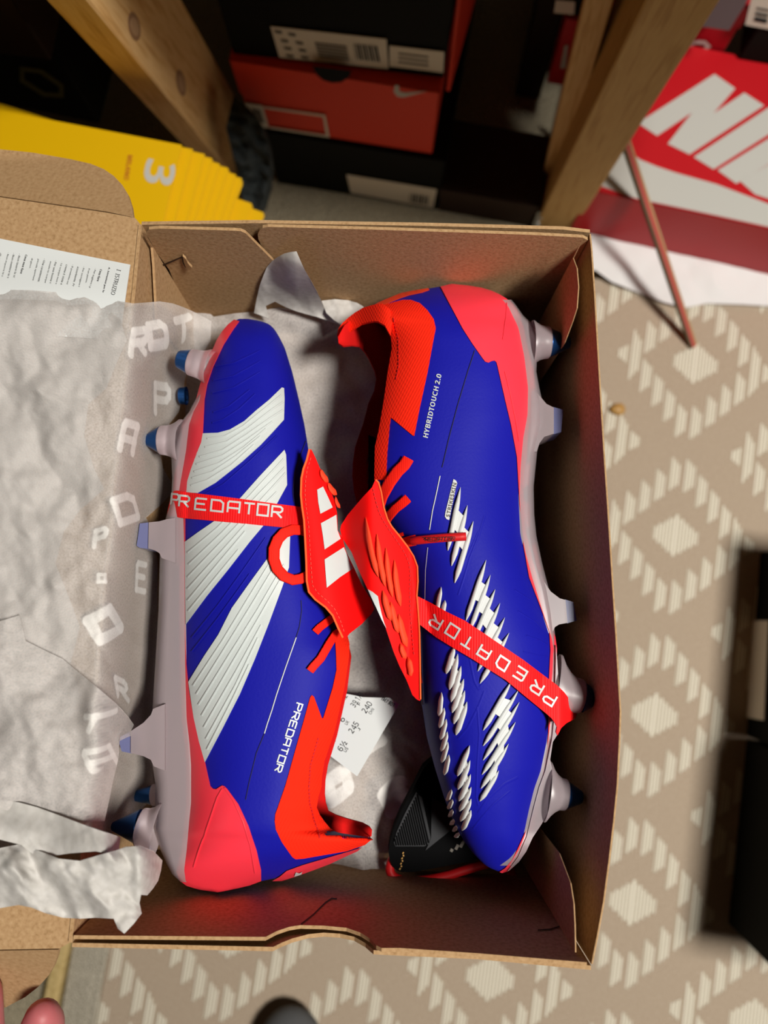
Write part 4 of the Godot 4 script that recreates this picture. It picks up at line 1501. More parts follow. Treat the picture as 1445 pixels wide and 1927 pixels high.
# a raised fin: pointed at the top, cut slantwise at the foot, ridged along the middle
func fin(s: Shape, a: Vector2, b: Vector2, w: float, surf: Callable, high: float, bend := 0.0) -> void:
	var ax := (b - a).normalized()
	var o := ax.orthogonal()
	var rows := []
	for k in 12:
		var t := k / 11.0
		var half := w * 0.5 * minf(1.0, minf(pow(t * 3.2, 0.8), 0.12 + pow((1.0 - t) * 5.0, 0.8))) + 0.15
		var p := a.lerp(b, t) + o * bend * sin(PI * t)
		var l := p + o * half - ax * half * 0.5
		var r := p - o * half + ax * half * 0.5
		var g := minf(1.0, minf(t * 6.0, (1.0 - t) * 8.0))
		var up := Vector3(0, 0, high * g)
		rows.append(PackedVector3Array([surf.call(l.x, l.y), surf.call(l.x, l.y) + up * 0.72, surf.call(p.x, p.y) + up, surf.call(r.x, r.y) + up * 0.6, surf.call(r.x, r.y)]))
	s.grid(rows, Vector3(0, 0, 1))


func stitches(s: Shape, path: String, dash: float, gap: float, w: float, surf: Callable) -> void:
	var p := pts(path)
	var c := Curve2D.new()
	for q in p:
		c.add_point(q)
	var d := 0.0
	while d + dash < c.get_baked_length():
		ribbon(s, PackedVector2Array([c.sample_baked(d), c.sample_baked(d + dash)]), w, surf, 0.0003, IN)
		d += dash + gap


func boot_with_stripes() -> void:
	var lt := last(-0.044,
		"600 450,602 444,606 437,613 429,625 420,641 410,660 402,683 395,707 384,728 378,755 371,775 360,800 351,850 345,900 336,930 331,975 340,1050 342,1250 343,1350 346,1400 352,1440 355,1510 355,1560 350,1600 345,1636 337,1655 341,1664 352,1671 375,1676 410",
		"600 466,602 482,605 496,610 507,620 517,635 526,655 536,700 550,750 562,800 573,850 581,900 590,960 601,1020 613,1080 626,1140 640,1190 652,1215 656,1235 655,1290 647,1340 636,1375 628,1431 609,1460 604,1480 603,1500 597,1520 594,1535 600,1548 609,1562 621,1569 640,1571 660,1573 690,1577 699,1582 696,1590 685,1600 668,1610 648,1625 612,1645 560,1656 500,1666 458,1676 418",
		"600 3,604 9,612 14,630 20,680 27,760 33,850 36,1000 37,1400 37,1560 38,1610 33,1640 24,1660 14,1670 8,1676 3",
		"600 -0.6,640 -0.93,1600 -0.93,1676 -0.7", "600 1,1190 1,1240 0.82,1500 0.80,1572 0.86,1584 1,1676 1", 4)
	var o := thing("football_boot", "left blue football boot with white stripes and red collar, toe up, on the tissue", "boot", on(440, 1150, -0.085), "pair of football boots")
	var s := body(lt)
	put("upper", s, M.blue, o)
	var f0 := skin(lt, 0.0)
	var f1 := skin(lt, 0.0005)
	var f2 := skin(lt, 0.0009)
	var f3 := skin(lt, 0.0013)
	# sole plate and studs
	s = Shape.new()
	plate(lt, "625 424,640 416,660 403,700 389,740 374,775 356,800 336,850 322,900 324,940 322,975 312,1010 304,1040 301,1150 298,1250 292,1330 287,1440 287,1475 292,1510 292,1560 290,1600 302,1625 313,1645 324,1660 340", true, 0.036, s)
	put("sole_plate", s, M.plastic, o, "milky translucent sole plate")
	var sc := lt.mid + 0.017
	round_stud(o, Vector2(392, 690), Vector2(357, 681), Vector2(334, 675), 34, 26, 17, sc, M.plastic, M.stud)
	round_stud(o, Vector2(337, 830), Vector2(301, 828), Vector2(268, 828), 42, 28, 8, sc, M.plastic, M.stud)
	round_stud(o, Vector2(294, 1562), Vector2(262, 1556), Vector2(210, 1555), 50, 32, 8, sc, M.plastic, M.stud)
	var fc := lt.mid - 0.018
	round_stud(o, Vector2(350, 745), Vector2(338, 745), Vector2(352, 745), 18, 16, 12, fc, M.stud, M.stud, true)
	round_stud(o, Vector2(310, 1494), Vector2(286, 1496), Vector2(252, 1498), 22, 18, 9, fc, M.plastic, M.stud)
	moulded_stud(o, "330 974,314 977,300 981,280 983,279 1032,292 1036,300 1041,304 1050,330 1060", "281 983,263 985,261 1000,257 1027,263 1031,281 1033", sc - 0.004, 0.009, M.plastic, M.plastic_tip)
	moulded_stud(o, "310 1325,288 1334,284 1345,270 1360,246 1376,246 1417,270 1423,284 1430,289 1442,310 1450", "248 1375,226 1387,225 1400,229 1414,248 1418", sc - 0.004, 0.009, M.plastic, M.plastic_tip)
	# red rand and heel counter
	put("rand", patch(pts("441 603,430 612,419 625,409 641,401 660,394 683,383 707,377 728,370 755,359 775,350 800,344 850,335 900,330 930,339 975,341 1050,342 1250,345 1350,351 1400,354 1440,354 1510,349 1560,344 1600,336 1636,340 1656,352 1665,375 1672,410 1677,445 1670,470 1664,491 1656,491 1636,483 1599,468 1554,449 1513,428 1484,423 1479,419 1478,414 1481,408 1485,402 1484,397 1479,387 1434,376 1395,366 1350,357 1300,352 1250,350 1175,350 1020,350 960,353 927,354 906,361 883,380 833,383 816,386 753,391 724,402 691,422 649,440 620,450 606"), f1, 4.0, 0.0007, IN), M.pink, o, "bright coral red rand and heel counter")
	s = Shape.new()
	ribbon(s, pts("420 1484,411 1500,396 1545,380 1590,366 1630"), 2.6, f2, 0.0005, IN)
	ribbon(s, pts("424 1482,440 1505,458 1545,472 1590,480 1640"), 2.6, f2, 0.0005, IN)
	put("counter_seam", s, M.pink, o)
	# white stripes with their long flutes
	for q in ["383 816,411 815,433 809,460 793,482 773,506 753,529 730,533 731,534 750,533 790,512 814,490 838,456 869,430 890,406 909,373 928,352 927,354 906,361 883,371 855,380 833",
			"534 847,537 856,538 880,539 913,521 947,500 984,470 1020,430 1072,390 1122,351 1175,350 1100,349 1020,375 1001,404 981,453 937,489 896",
			"531 990,541 990,545 1008,543 1068,531 1104,506 1173,480 1240,452 1306,420 1370,387 1434,376 1395,366 1350,356 1283,385 1235,412 1194,437 1144,470 1097,504 1050,520 1018"]:
		var st := put("stripe", patch(pts(q), f1, 4.0, 0.0006, IN), M.white, o)
	for q in [["392 826,424 822,458 803,500 768,528 744", "388 842,428 832,468 806,510 772,531 757", "378 860,420 848,466 818,510 786,531 772", "372 874,420 858,466 828,512 794", "368 888,414 872,460 842,500 808", "364 900,402 888,446 858,490 822", "362 914,392 904,436 876,478 838"],
			["356 1040,410 994,470 934,520 878,532 864", "358 1062,420 1002,480 938,534 880", "356 1086,420 1018,480 954,536 890", "356 1108,420 1036,476 972,520 926", "356 1130,414 1058,462 1000", "357 1150,408 1086,450 1034"],
			["366 1290,420 1206,470 1122,516 1046", "372 1306,428 1214,480 1128,526 1050", "376 1326,434 1230,486 1146,534 1062", "382 1346,440 1244,490 1158,530 1086", "386 1368,446 1262,492 1176", "390 1390,444 1290,486 1200", "392 1410,436 1322,470 1250"]]:
		s = Shape.new()
		for l in q:
			ribbon(s, pts(l), 3.2, f2, 0.00035, IN, 6.0)
		put("flutes", s, M.white, o)
	s = Shape.new()
	for l in ["400 796,420 790,450 770,480 742", "402 776,430 766,470 734", "400 740,440 730,490 700", "402 716,440 708,490 680", "406 690,440 684,490 660", "372 938,420 912,470 868,520 820", "362 1200,410 1140,460 1070,500 1012", "362 1226,410 1164,470 1080"]:
		ribbon(s, pts(l), 3.4, f1, 0.0005, IN, 6.0)
	put("wrinkles", s, M.blue, o)
	# side seam, pressed in; its exposed edge is white
	s = Shape.new()
	ribbon(s, pts("557 1200,552 1215,538 1255,521 1306,512 1336,503 1363,498 1380"), 1.7, f1, 0.0, IN)
	put("seam_edge", s, M.paper, o)
	for q in ["566 1130,567 1150,563 1180,557 1200", "498 1380,483 1417,470 1470,463 1505", "574 830,562 862,553 890,550 925,552 945"]:
		s = Shape.new()
		ribbon(s, pts(q), 1.3, f1, 0.0, IN)
		put("seam", s, M.navy, o)
	# knitted collar, its seam and the opening
	put("collar", patch(pts("629 1203,631 1230,632 1260,625 1293,608 1348,606 1352,604 1350,590 1311,586 1308,583 1312,573 1349,555 1412,537 1477,518 1532,517 1545,519 1560,531 1584,550 1611,556 1615,570 1614,598 1609,651 1600,686 1588,698 1578,697 1574,690 1573,660 1571,640 1569,621 1562,609 1548,600 1535,594 1520,597 1500,603 1480,604 1460,609 1431,628 1375,636 1340,647 1290,655 1235,656 1212,650 1188,640 1186"), f1, 4.0, 0.0006, IN), M.knit, o)
	s = Shape.new()
	stitches(s, "597 1388,590 1412,582 1440,579 1480,580 1510,588 1545,602 1580", 5.0, 2.0, 2.2, f2)
	put("collar_seam", s, M.thread, o)
	put("collar_lining", patch(pts("656 1212,661 1235,653 1300,643 1345,634 1385,617 1440,612 1470,611 1495,613 1512,618 1527,632 1534,650 1540,664 1544,682 1549,695 1556,700 1563,699 1574,690 1575,655 1575,630 1572,606 1556,592 1530,590 1512,598 1480,604 1431,622 1375,640 1300,650 1240"),
		func(x: float, y: float) -> Vector3: return on(x, y, lt.mid - 0.012 - 0.006 * smoothstep(1500.0, 1560.0, y) + 0.016 * smoothstep(650.0, 699.0, x) * smoothstep(1530.0, 1560.0, y)), 4.0, 0.0016, IN, true), M.lining, o)
	s = Shape.new()
	for k in 26:
		var t := k / 25.0
		var p := Vector2(622, 1564).lerp(Vector2(697, 1573), t) + Vector2(0, 5.0 * sin(PI * t))
		ribbon(s, PackedVector2Array([p + Vector2(-2, -3), p + Vector2(2, 6)]), 2.0, func(x: float, y: float) -> Vector3: return f1.call(x, y) + Vector3(0, 0, 0.0006), 0.0006, IN)
	put("collar_rib", s, M.knit, o)
	put("heel_tab", patch(pts("512 1656,526 1648,539 1637,569 1626,610 1614,651 1602,680 1593,672 1600,654 1608,620 1624,591 1635,560 1646,530 1656"), f1, 4.0, 0.0006, IN), M.pink, o)
	put("heel_mark", patch(pts("553 1646,556 1638,562 1640,568 1637,566 1642,560 1644"), f2, 4.0, 0.0003, IN), M.white, o)
	# lettering along the collar
	s = Shape.new()
	var word := "PREDATOR"
	for k in 8:
		letter(s, word[k], Vector2(557.5, 1322.0) + Vector2(-5.25, 16.4) * k, Vector2(-4.1, 12.6), Vector2(11.6, 3.7), 2.5, f1, IN)
	put("lettering", s, M.white, o)
	# lace loop and lace ends
	s = Shape.new()
	ribbon(s, pts("580 1012,572 1004,560 1000,545 999,530 1005,520 1017,514 1034,514 1054,520 1072,532 1086,547 1093,560 1091,570 1086,584 1084"), 19.0, skin(lt, 0.0032), 0.0014, IN)
	put("lace_loop", s, M.lace, o)
	s = Shape.new()
	ribbon(s, pts("634 1152,622 1163,608 1174,598 1182,590 1191"), 15.0, skin(lt, 0.0014), 0.001, IN)
	ribbon(s, pts("640 1186,626 1196,614 1216,600 1240,588 1253,581 1262"), 15.0, skin(lt, 0.0018), 0.0012, IN)
	put("lace", s, M.lace, o)
	# the webbing strap round the middle of the boot
	var top_x := func(x: float, y: float) -> Vector3:
		var xx := maxf(x, 352.0)
		return on(x, y, lt.mid + maxf(lt.height(xx, y), 0.012) + 0.0016 - 0.016 * pow(clampf((352.0 - x) / 38.0, 0.0, 1.0), 2.0))
	var strap := put("strap", patch(pts("333 923,327 924,323 930,320 942,316 958,314 968,318 971,346 975,380 978,423 982,460 985,499 989,540 993,576 996,576 956,568 954,520 948,456 939,400 932,350 926"), top_x, 4.0, 0.0012, IN), M.web, o)
	var top2 := func(x: float, y: float) -> Vector3: return top_x.call(x, y) + Vector3(0, 0, 0.0004)
	s = Shape.new()
	for q in [["P", 322, 951, 13], ["R", 337, 954, 18], ["E", 367, 959, 21], ["D", 397, 962, 22], ["A", 428, 965, 22], ["T", 458, 968, 20], ["O", 484, 970, 20], ["R", 511, 974, 19]]:
		letter(s, q[0], Vector2(q[1], q[2] - 1), Vector2(q[3], q[3] * 0.105), Vector2(2.0, -20.5), 3.6, top2, IN)
	put("lettering", s, M.white, strap)
	# the folded tongue
	var tg := func(x: float, y: float) -> Vector3:
		var t := clampf((x - 565.0 - (y - 900.0) * 0.16) / 110.0, -0.2, 1.2)
		var edge: float = lt.mid + maxf(lt.height(minf(x, 640.0), y), 0.0)
		var c: float = lt.mid + 0.037 - 0.028 * pow(clampf(t, 0.0, 1.0), 2.0)
		return on(x, y, maxf(c, edge + 0.002 if t < 0.25 else -1.0))
	var tongue := put("tongue", patch(pts("581 845,577 866,571 882,567 900,566 931,568 953,572 979,574 1014,576 1055,577 1093,581 1114,593 1128,613 1143,626 1158,636 1181,644 1199,648 1204,658 1192,681 1174,699 1155,704 1146,698 1128,681 1101,666 1068,650 1035,645 1014,635 998,634 965,630 944,617 911,602 881,593 860,586 846"), tg, 4.0, 0.0016, IN, true), M.red, o)
	var tg1 := func(x: float, y: float) -> Vector3: return tg.call(x, y) + Vector3(0, 0, 0.0006)
	for q in ["597 922,608 916,617 935,626 955,603 967,599 945", "604 985,633 969,635 998,641 1014,611 1034,608 1010", "611 1053,647 1030,664 1070,640 1086,615 1106,613 1080"]:
		put("logo_bar", patch(pts(q), tg1, 4.0, 0.0006, IN), M.white, tongue)
	s = Shape.new()
	stitches(s, "585 862,578 884,575 905,574 930,576 955,581 990,583 1030,586 1075,588 1102,598 1116,615 1130,630 1146,640 1166,648 1190", 5.0, 3.6, 1.5, tg1)
	put("stitching", s, M.thread_pale, tongue)
	s = Shape.new()
	ribbon(s, pts("582 846,577 866,571 882,567 900,566 931,568 953,572 979,574 1014,576 1055,577 1093,581 1114,593 1128,613 1143,626 1158,636 1181,645 1200"), 4.2, tg1, 0.0016, IN)
	put("edge_binding", s, M.orange_edge, tongue)
	s = Shape.new()
	for q in [[602, 883, 618, 907, 9], [616, 908, 634, 931, 9], [631, 934, 640, 956, 6]]:
		fin(s, Vector2(q[0], q[1]), Vector2(q[2], q[3]), q[4], tg, 0.0022, -2.0)
	put("tongue_fin", s, M.fin_orange, tongue)


func boot_with_fins() -> void:
	var lt := last(-0.046,
		"537 846,539 828,541 815,545 795,552 760,560 733,572 704,582 694,592 692,600 697,604 705,608 722,620 732,633 737,655 739,701 731,752 724,806 715,842 707,900 706,940 704,1000 730,1060 760,1150 778,1250 787,1318 792,1340 796,1387 803,1444 818,1502 836,1549 854,1581 872,1606 890,1625 909,1633 920,1640 938",
		"537 858,540 885,548 920,556 940,562 952,576 964,600 973,619 981,673 992,730 999,781 998,824 990,878 985,932 983,1004 986,1046 995,1087 1006,1145 1024,1199 1042,1220 1045,1260 1044,1300 1042,1350 1041,1394 1036,1451 1024,1484 1012,1523 1002,1574 991,1600 981,1613 974,1628 964,1637 953,1640 944",
		"537 3,541 9,547 16,560 23,580 30,620 36,700 38,1000 38,1200 37,1350 35,1450 31,1520 27,1580 22,1612 15,1630 8,1640 3",
		"537 -1,575 -1,600 -0.82,900 -0.80,940 -0.9,1000 -1,1640 -1", "537 0.7,590 0.93,1580 0.93,1640 0.6", 4)
	var o := thing("football_boot", "right blue football boot with raised white fins and red collar, heel up", "boot", on(900, 1100, -0.085), "pair of football boots")
	put("upper", body(lt), M.blue, o)
	var f1 := skin(lt, 0.0005)
	var f2 := skin(lt, 0.0009)
	var f0 := skin(lt, 0.0001)
	# opening, lining and footbed
	put("collar_lining", patch(pts("636 634,637 646,646 651,662 649,676 651,686 662,693 673,705 698,708 712,704 735,693 759,688 780,683 799,676 818,668 842,664 870,663 896,666 925,672 950,700 945,735 935,748 880,760 760,762 640,735 600,700 585,668 596,648 612"),
		func(x: float, y: float) -> Vector3: return on(x, y, lt.mid - 0.006 - 0.022 * smoothstep(655.0, 735.0, x) + 0.02 * smoothstep(690.0, 640.0, x) * smoothstep(690.0, 640.0, y)), 5.0, 0.0018, IN, true), M.lining, o)
	var inf := func(x: float, y: float) -> Vector3: return on(x, y, lt.mid - 0.0115 - 0.010 * smoothstep(668.0, 720.0, x))
	put("insole", patch(pts("692 818,704 822,716 838,720 870,720 925,700 935,677 938,672 930,673 906,676 886,680 866,684 846,687 832"), inf, 5.0, 0.0008, IN), M.insole, o)
	var s := Shape.new()
	for k in 7:
		ribbon(s, PackedVector2Array([Vector2(689 + k * 3.5, 858 + k * 3), Vector2(681 + k * 3.5, 902 + k * 3)]), 1.2, func(x: float, y: float) -> Vector3: return inf.call(x, y) + Vector3(0, 0, 0.0004), 0.0002, IN)
	ribbon(s, pts("700 858,690 858,684 880,680 905,681 926"), 1.2, func(x: float, y: float) -> Vector3: return inf.call(x, y) + Vector3(0, 0, 0.0004), 0.0002, IN)
	put("insole_lines", s, M.ink_soft, o)
	# sole plate and studs
	s = Shape.new()
	plate(lt, "564 962,572 969,593 984,608 1000,640 1010,683 1010,699 1009,731 1015,761 1022,800 1022,846 1011,915 1004,967 1005,1008 1009,1060 1020,1106 1032,1150 1040,1190 1044,1219 1046,1300 1048,1386 1046,1396 1039,1429 1034,1451 1032,1500 1022,1538 1012,1574 1001,1600 990,1612 983,1630 966", false, 0.035, s)
	put("sole_plate", s, M.plastic, o, "translucent sole plate")
	var pf := func(x: float, y: float) -> Vector3:
		var e := lt.edges(y)
		return on(x, y, lt.mid + minf(0.035, lt.height(e[1] - 3.0, y) * 1.08 + 0.001) + 0.0003)
	var sc := lt.mid + 0.018
	round_stud(o, Vector2(1004, 645), Vector2(1034, 645), Vector2(1073, 645), 44, 31, 12, sc - 0.003, M.plastic, M.stud)
	moulded_stud(o, "1000 735,1013 742,1028 760,1042 767,1042 816,1024 822,1015 834,1010 850,996 850", "1041 766,1060 771,1057 799,1056 813,1041 817", sc - 0.008, 0.009, M.plastic, M.plastic_tip)
	moulded_stud(o, "1015 1080,1026 1098,1036 1113,1053 1126,1064 1129,1068 1172,1052 1175,1044 1180,1036 1198,1024 1190", "1063 1128,1079 1133,1082 1150,1085 1168,1067 1173", sc - 0.008, 0.009, M.plastic, M.plastic_tip)
	round_stud(o, Vector2(1046, 1300), Vector2(1095, 1311), Vector2(1128, 1314), 66, 31, 11, sc - 0.004, M.plastic, M.stud)
	round_stud(o, Vector2(1031, 1490), Vector2(1066, 1496), Vector2(1096, 1501), 52, 27, 11, sc - 0.005, M.plastic, M.stud)
	var pm := func(x: float, y: float) -> Vector3: return pf.call(x, y) - Vector3(0, 0, 0.0035)
	for q in [["984 917,1000 915,1001 941,986 941", M.sole_dark], ["992 997,1004 993,1011 1015,999 1019", M.sole_dark], ["990 872,999 868,995 913,985 913", M.sole_red], ["986 945,996 944,998 990,990 993", M.sole_red], ["1001 790,1015 782,1016 812,1003 826", M.sole_red], ["1001 1024,1010 1020,1020 1070,1014 1078", M.sole_red]]:
		put("sole_patch", patch(pts(q[0]), pm, 4.0, 0.0002, IN), q[1], o)  # reddish and dark patches set just under the plate surface
	put("toe_plate", patch(pts("1046 1214,1048 1240,1052 1300,1050 1380,1040 1396,1035 1429,1040 1452,1034 1480,1030 1530,1018 1552,1002 1576,990 1602,976 1622,958 1638,954 1640,975 1612,991 1574,1003 1524,1014 1482,1026 1450,1038 1394,1043 1350,1044 1300,1046 1240"), func(x: float, y: float) -> Vector3: return pf.call(x, y) + Vector3(0, 0, 0.0002), 4.0, 0.02, IN), M.plastic, o, "milky front of the sole plate")
	# red rand and heel counter
	put("rand", patch(pts("829 541,850 536,880 539,905 543,925 549,940 556,953 564,965 577,974 600,982 619,993 673,1000 730,999 781,991 824,986 878,984 932,987 1004,996 1046,1007 1087,1025 1145,1043 1199,1046 1220,1045 1260,1043 1300,1042 1350,1037 1394,1025 1451,1013 1484,1003 1523,992 1574,982 1600,975 1613,965 1628,954 1638,944 1641,940 1639,950 1632,962 1618,971 1600,987 1564,1000 1527,1012 1480,1027 1412,1030 1379,1030 1300,1033 1240,1034 1224,1032 1191,1016 1145,994 1087,983 1026,976 950,971 860,960 799,949 752,936 694,933 682,929 679,924 680,918 683,912 681,906 673,888 647,870 619,845 572"), f1, 4.0, 0.0007, IN), M.pink, o, "bright coral red rand and heel counter")
	s = Shape.new()
	ribbon(s, pts("948 700,958 740,968 790,974 830"), 2.4, f2, 0.0006, IN)
	ribbon(s, pts("944 640,950 600,952 570"), 2.0, f2, 0.0005, IN)
	put("counter_seam", s, M.pink, o)
	# knitted collar
	put("collar", patch(pts("704 603,712 588,719 576,742 570,758 566,773 566,790 572,804 585,816 602,820 619,816 640,805 701,790 770,780 821,777 820,739 788,737 786,735 799,730 853,728 903,706 903,707 842,715 806,724 752,731 701,739 655,737 633,731 618,722 607"), f1, 4.0, 0.0006, IN), M.knit, o)
	var rimf := func(x: float, y: float) -> Vector3: return on(x, y, lt.mid + 0.006 + 0.022 * smoothstep(640.0, 735.0, x))
	put("collar_rim", patch(pts("634 630,637 618,645 607,655 598,668 588,683 579,700 574,719 571,734 582,738 604,735 632,724 612,712 605,704 604,692 606,680 609,666 618,654 627,644 638,637 640"), rimf, 4.0, 0.002, IN, true), M.knit, o)
	put("heel_tab", patch(pts("700 578,712 571,733 562,755 553,780 548,806 544,808 547,794 552,770 557,755 562,735 570,715 579"), f1, 4.0, 0.0006, IN), M.fin_orange, o)
	s = Shape.new()
	stitches(s, "742 600,752 640,752 690,746 720", 5.0, 2.0, 1.8, f2)
	put("collar_seam", s, M.thread, o)
	# lettering along the collar
	s = Shape.new()
	lettering(s, "HYBRIDTOUCH 2.0", Vector2(805, 825), Vector2(26, -119), Vector2(-9.0, -2.6), f1, IN, true)
	put("lettering", s, M.white, o)
	# seam
	s = Shape.new()
	ribbon(s, pts("828 896,821 930,814 962,809 997"), 1.5, f1, 0.0, IN)
	ribbon(s, pts("806 1030,802 1073,801 1135,803 1180"), 1.0, f1, 0.0, IN)
	put("seam_edge", s, M.paper, o)
	s = Shape.new()
	ribbon(s, pts("893 660,880 700,862 760,846 820,832 880"), 1.4, f1, 0.0, IN)
	put("seam", s, M.navy, o)
	# creases of the rubbery upper
	s = Shape.new()
	for l in [["912 970,900 1010,884 1050,872 1090,862 1120", 5.0], ["900 1000,880 1046,864 1080", 4.0], ["884 1240,892 1280,900 1296,915 1280,945 1236", 6.0], ["862 1390,880 1370,900 1330,912 1300", 6.0], ["898 1330,902 1380,898 1440,896 1500,900 1516", 5.0], ["900 1530,920 1500,950 1474,975 1462", 7.0], ["890 1560,905 1540,930 1512,960 1488", 5.0],
			["980 1080,1006 1100,1014 1130", 3.5], ["968 1110,1000 1130,1022 1158", 3.5], ["974 1150,1004 1168,1028 1190", 3.5], ["990 1196,1014 1204,1030 1214", 3.5], ["984 1226,1008 1232,1030 1236", 3.0]]:
		ribbon(s, pts(l[0]), l[1], f0, 0.0007, IN, 6.0)
	put("creases", s, M.blue, o)
	# raised fins and the webs that join them
	var row := func(called: String, list: Array, w: float, webs: float) -> void:
		for k in list.size():
			var q: Array = list[k]
			var a := Vector2(q[0], q[1])
			var b := Vector2(q[2], q[3])
			var fs := Shape.new()
			fin(fs, a, b, w * 0.86, f1, 0.0017)
			if webs > 0.0 and k + 1 < list.size():
				var n: Array = list[k + 1]
				var a2 := Vector2(n[0], n[1])
				var b2 := Vector2(n[2], n[3])
				var web := PackedVector2Array([a.lerp(b, 0.34), a2.lerp(b2, 0.20), a2.lerp(b2, 0.34 + 0.16 * webs), a.lerp(b, 0.48 + 0.16 * webs)])
				if not Geometry2D.triangulate_polygon(web).is_empty():
					fs.append_shape(patch(web, func(x: float, y: float) -> Vector3: return f1.call(x, y) + Vector3(0, 0, 0.001), 5.0, 0.001, IN))
			put(called, fs, M.fin, o)
	row.call("fin", [[866, 917, 843, 1036], [879, 951, 850, 1065], [890, 981, 856, 1097]], 10.5, 1.0)
	row.call("fin", [[914, 1054, 877, 1168], [922, 1082, 884, 1186], [931, 1109, 890, 1206], [940, 1135, 894, 1238], [949, 1162, 899, 1263], [957, 1191, 903, 1286]], 9.5, 1.0)
	row.call("fin", [[831, 1104, 822, 1156], [838, 1129, 833, 1160]], 9.0, 0.0)
	row.call("fin", [[856, 1214, 841, 1268], [862, 1230, 847, 1298], [868, 1253, 850, 1321], [873, 1277, 852, 1341], [875, 1299, 855, 1362], [879, 1320, 859, 1383]], 11.0, 0.6)
	row.call("fin", [[832, 1302, 828, 1348], [837, 1331, 829, 1370], [841, 1352, 831, 1392], [843, 1376, 832, 1414], [844, 1395, 833, 1435], [846, 1419, 838, 1458]], 9.5, 0.0)
	row.call("fin", [[962, 1280, 909, 1374], [975, 1297, 909, 1403], [976, 1321, 909, 1430], [969, 1358, 907, 1457], [956, 1399, 905, 1483], [938, 1449, 903, 1507]], 9.0, 1.0)
	row.call("fin", [[884, 1402, 862, 1460], [885, 1430, 863, 1485], [886, 1456, 865, 1507], [887, 1480, 866, 1526], [887, 1502, 868, 1545], [887, 1523, 871, 1562]], 10.0, 0.5)
	row.call("fin", [[851, 1484, 843, 1507], [853, 1503, 845, 1522], [853, 1522, 847, 1537], [855, 1540, 850, 1552], [860, 1552, 855, 1564], [865, 1565, 858, 1575]], 8.0, 0.0)
	var badge := put("badge", patch(pts("853 902,858 905,860 910,858 916,845 979,840 977,837 972,838 965"), f1, 4.0, 0.0012, IN), M.fin, o)
	s = Shape.new()
	lettering(s, "STRIKESKIN", Vector2(846, 974), Vector2(13, -64), Vector2(-6.6, -1.4), skin(lt, 0.0008), IN, true)
	put("lettering", s, M.ink_soft, badge)
	# laces and their tip
	s = Shape.new()
	ribbon(s, pts("716 958,724 935,738 908,752 888,764 876,771 864"), 21.0, skin(lt, 0.0022), 0.0013, IN)
	put("lace", s, M.lace, o)
	s = Shape.new()
	ribbon(s, pts("728 984,738 968,750 954,762 945,771 937"), 17.0, skin(lt, 0.0022), 0.0013, IN)
	put("lace", s, M.lace, o)
	s = Shape.new()
	ribbon(s, pts("752 1022,766 1018,778 1015,790 1013"), 20.0, skin(lt, 0.0030), 0.0014, IN)
	ribbon(s, pts("748 1006,756 1004,767 1001"), 7.0, skin(lt, 0.0026), 0.0012, IN)
	var tail := put("lace", s, M.lace, o)
	s = Shape.new()
	var line := PackedVector3Array()
	var lift := skin(lt, 0.0040)
	for k in 9:
		line.append(lift.call(786.0 + 11.0 * k, 1014.0 - 0.3 * k))
	s.tube(line, 0.0019, 14)
	put("lace_tip", s, M.rubber_red, tail, "plastic lace tip")
	var tl2 := func(x: float, y: float) -> Vector3: return on(x, y, line[clampi(int((x - 786.0) / 11.0), 0, 7)].lerp(line[clampi(int((x - 786.0) / 11.0) + 1, 1, 8)], fposmod((x - 786.0) / 11.0, 1.0)).z + 0.0034)
	s = Shape.new()
	var word := "PREDATOR"
	for k in 8:
		letter(s, word[k], Vector2(792.0 + 8.2 * k, 1019.0 - 0.2 * k), Vector2(6.2, -0.1), Vector2(0.6, -7.2), 1.2, tl2, IN)
	put("lettering", s, M.ink, tail)
	# webbing strap
	var sf := func(x: float, y: float) -> Vector3:
		var e := lt.edges(y)
		var xx := minf(x, e[1] - 12.0)
		return on(x, y, lt.mid + maxf(lt.height(xx, y), 0.026) + 0.003 - 0.022 * pow(clampf((x - 1050.0) / 36.0, 0.0, 1.0), 2.0))
	var strap := put("strap", patch(pts("778 1120,788 1123,812 1135,840 1151,875 1168,908 1190,942 1213,985 1242,1030 1276,1048 1289,1062 1303,1074 1319,1082 1334,1085 1346,1081 1353,1066 1361,1056 1370,1049 1384,1046 1378,1048 1368,1045 1362,1038 1352,1028 1343,995 1316,952 1280,920 1260,890 1241,846 1215,820 1199,787 1173,778 1166"), sf, 4.0, 0.0014, IN), M.web, o)
	var sf1 := func(x: float, y: float) -> Vector3: return sf.call(x, y) + Vector3(0, 0, 0.0004)
	s = Shape.new()
	for q in [["P", 1048, 1311], ["R", 1024, 1290], ["E", 992, 1264], ["D", 959, 1245], ["A", 925, 1224], ["T", 894, 1204], ["O", 865, 1184], ["R", 834, 1167]]:
		letter(s, q[0], Vector2(q[1], q[2]), Vector2(-17.5, -11.5), Vector2(-10.5, 18.0), 3.6, sf1, IN)
	put("lettering", s, M.white, strap)
	# the folded tongue
	var tg := func(x: float, y: float) -> Vector3:
		var side := 780.0 - absf(y - 1120.0) * 0.12
		var t := clampf((side - x) / 120.0, -0.3, 1.3)
		var c: float = lt.mid + 0.040 + 0.008 * sin(clampf(t, 0.0, 1.0) * 2.4) - 0.004 * t
		var foot: float = lt.mid + maxf(lt.height(maxf(x, 742.0), y), 0.0) + 0.003
		return on(x, y, lerpf(c, maxf(c, foot), smoothstep(0.4, 0.0, t)) - 0.010 * smoothstep(700.0, 645.0, x))
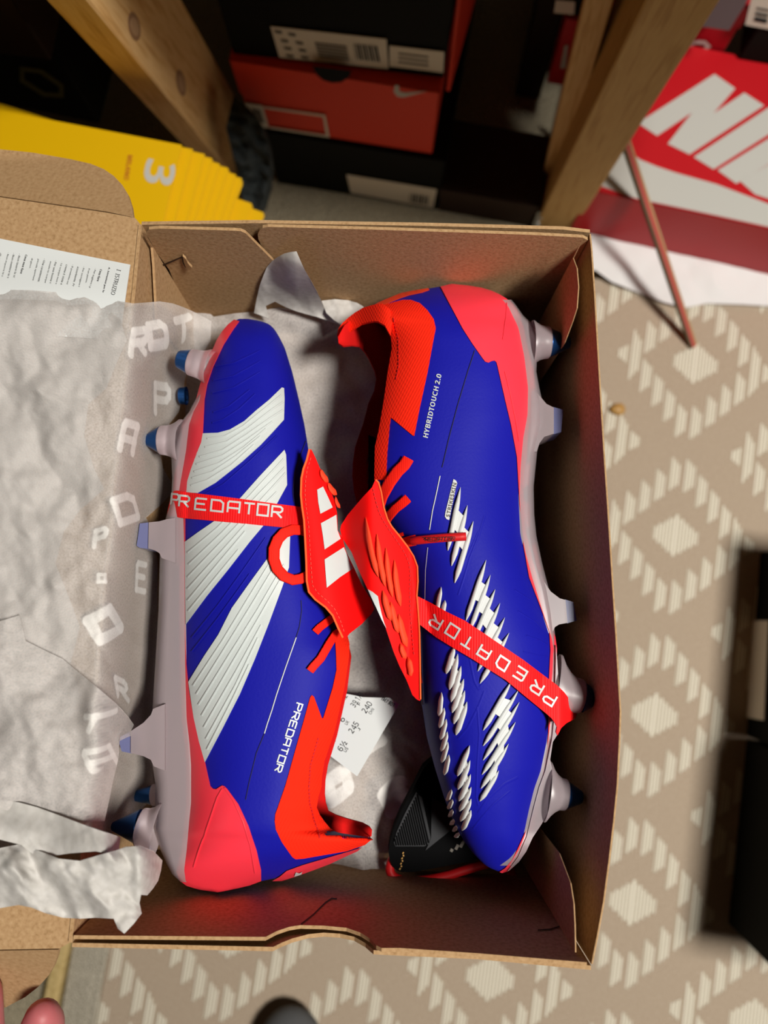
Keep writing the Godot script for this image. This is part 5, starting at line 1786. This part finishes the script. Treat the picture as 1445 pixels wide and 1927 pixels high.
	var tongue := put("tongue", patch(pts("706 903,712 908,717 925,722 955,729 977,737 991,751 1008,767 1029,778 1047,785 1066,786 1094,784 1121,787 1155,789 1190,790 1238,792 1314,790 1319,784 1316,776 1308,765 1280,751 1252,740 1225,726 1183,709 1146,691 1108,675 1073,661 1038,643 1011,640 997,642 988,654 969,682 936,700 917"), tg, 4.0, 0.0018, IN, true), M.red, o)
	var tg1 := func(x: float, y: float) -> Vector3: return tg.call(x, y) + Vector3(0, 0, 0.0006)
	for q in [[688, 973, 712, 1086, 9.5, -3.0], [709, 1004, 725, 1104, 9.5, -2.0], [726, 1030, 739, 1124, 9.0, -2.0], [742, 1053, 754, 1141, 9.5, -2.0], [720, 1111, 737, 1168, 11.0, -1.0], [735, 1132, 750, 1191, 10.0, -1.0], [750, 1155, 766, 1217, 11.0, -1.5], [753, 1211, 764, 1239, 9.0, -1.0], [767, 1236, 774, 1272, 10.0, 1.0]]:
		s = Shape.new()
		fin(s, Vector2(q[0], q[1]), Vector2(q[2], q[3]), q[4], tg1, 0.0016, q[5])
		put("tongue_fin", s, M.fin_orange, tongue)
	put("logo_bar", patch(pts("692 1109,701 1114,711 1122,714 1138,718 1155,722 1170,727 1183,718 1166,709 1146,700 1127"), tg1, 4.0, 0.0005, IN), M.white, tongue)
	s = Shape.new()
	stitches(s, "702 920,706 938,712 960,720 978,734 1000,748 1020,761 1040,769 1058,772 1078,771 1110,772 1150,775 1190,779 1236", 5.5, 2.6, 1.7, tg1)
	put("stitching", s, M.thread, tongue)
	s = Shape.new()
	ribbon(s, pts("707 903,712 908,717 925,722 955,729 977,737 991,751 1008,767 1029,778 1047,785 1066,786 1094,784 1121,787 1155,789 1190,790 1238,791 1316"), 3.6, tg1, 0.0018, IN)
	put("edge_binding", s, M.orange_edge, tongue)
	s = Shape.new()
	ribbon(s, pts("716 906,722 925,726 950,733 972"), 5.0, skin(lt, 0.0012), 0.001, IN)
	ribbon(s, pts("792 1150,795 1200,797 1260,799 1310,800 1325"), 5.0, skin(lt, 0.0012), 0.001, IN)
	put("tongue_backing", s, M.navy, tongue)
	put("loop", patch(pts("796 1268,800 1268,803 1284,798 1286"), skin(lt, 0.002), 4.0, 0.001, IN), M.lace, o)
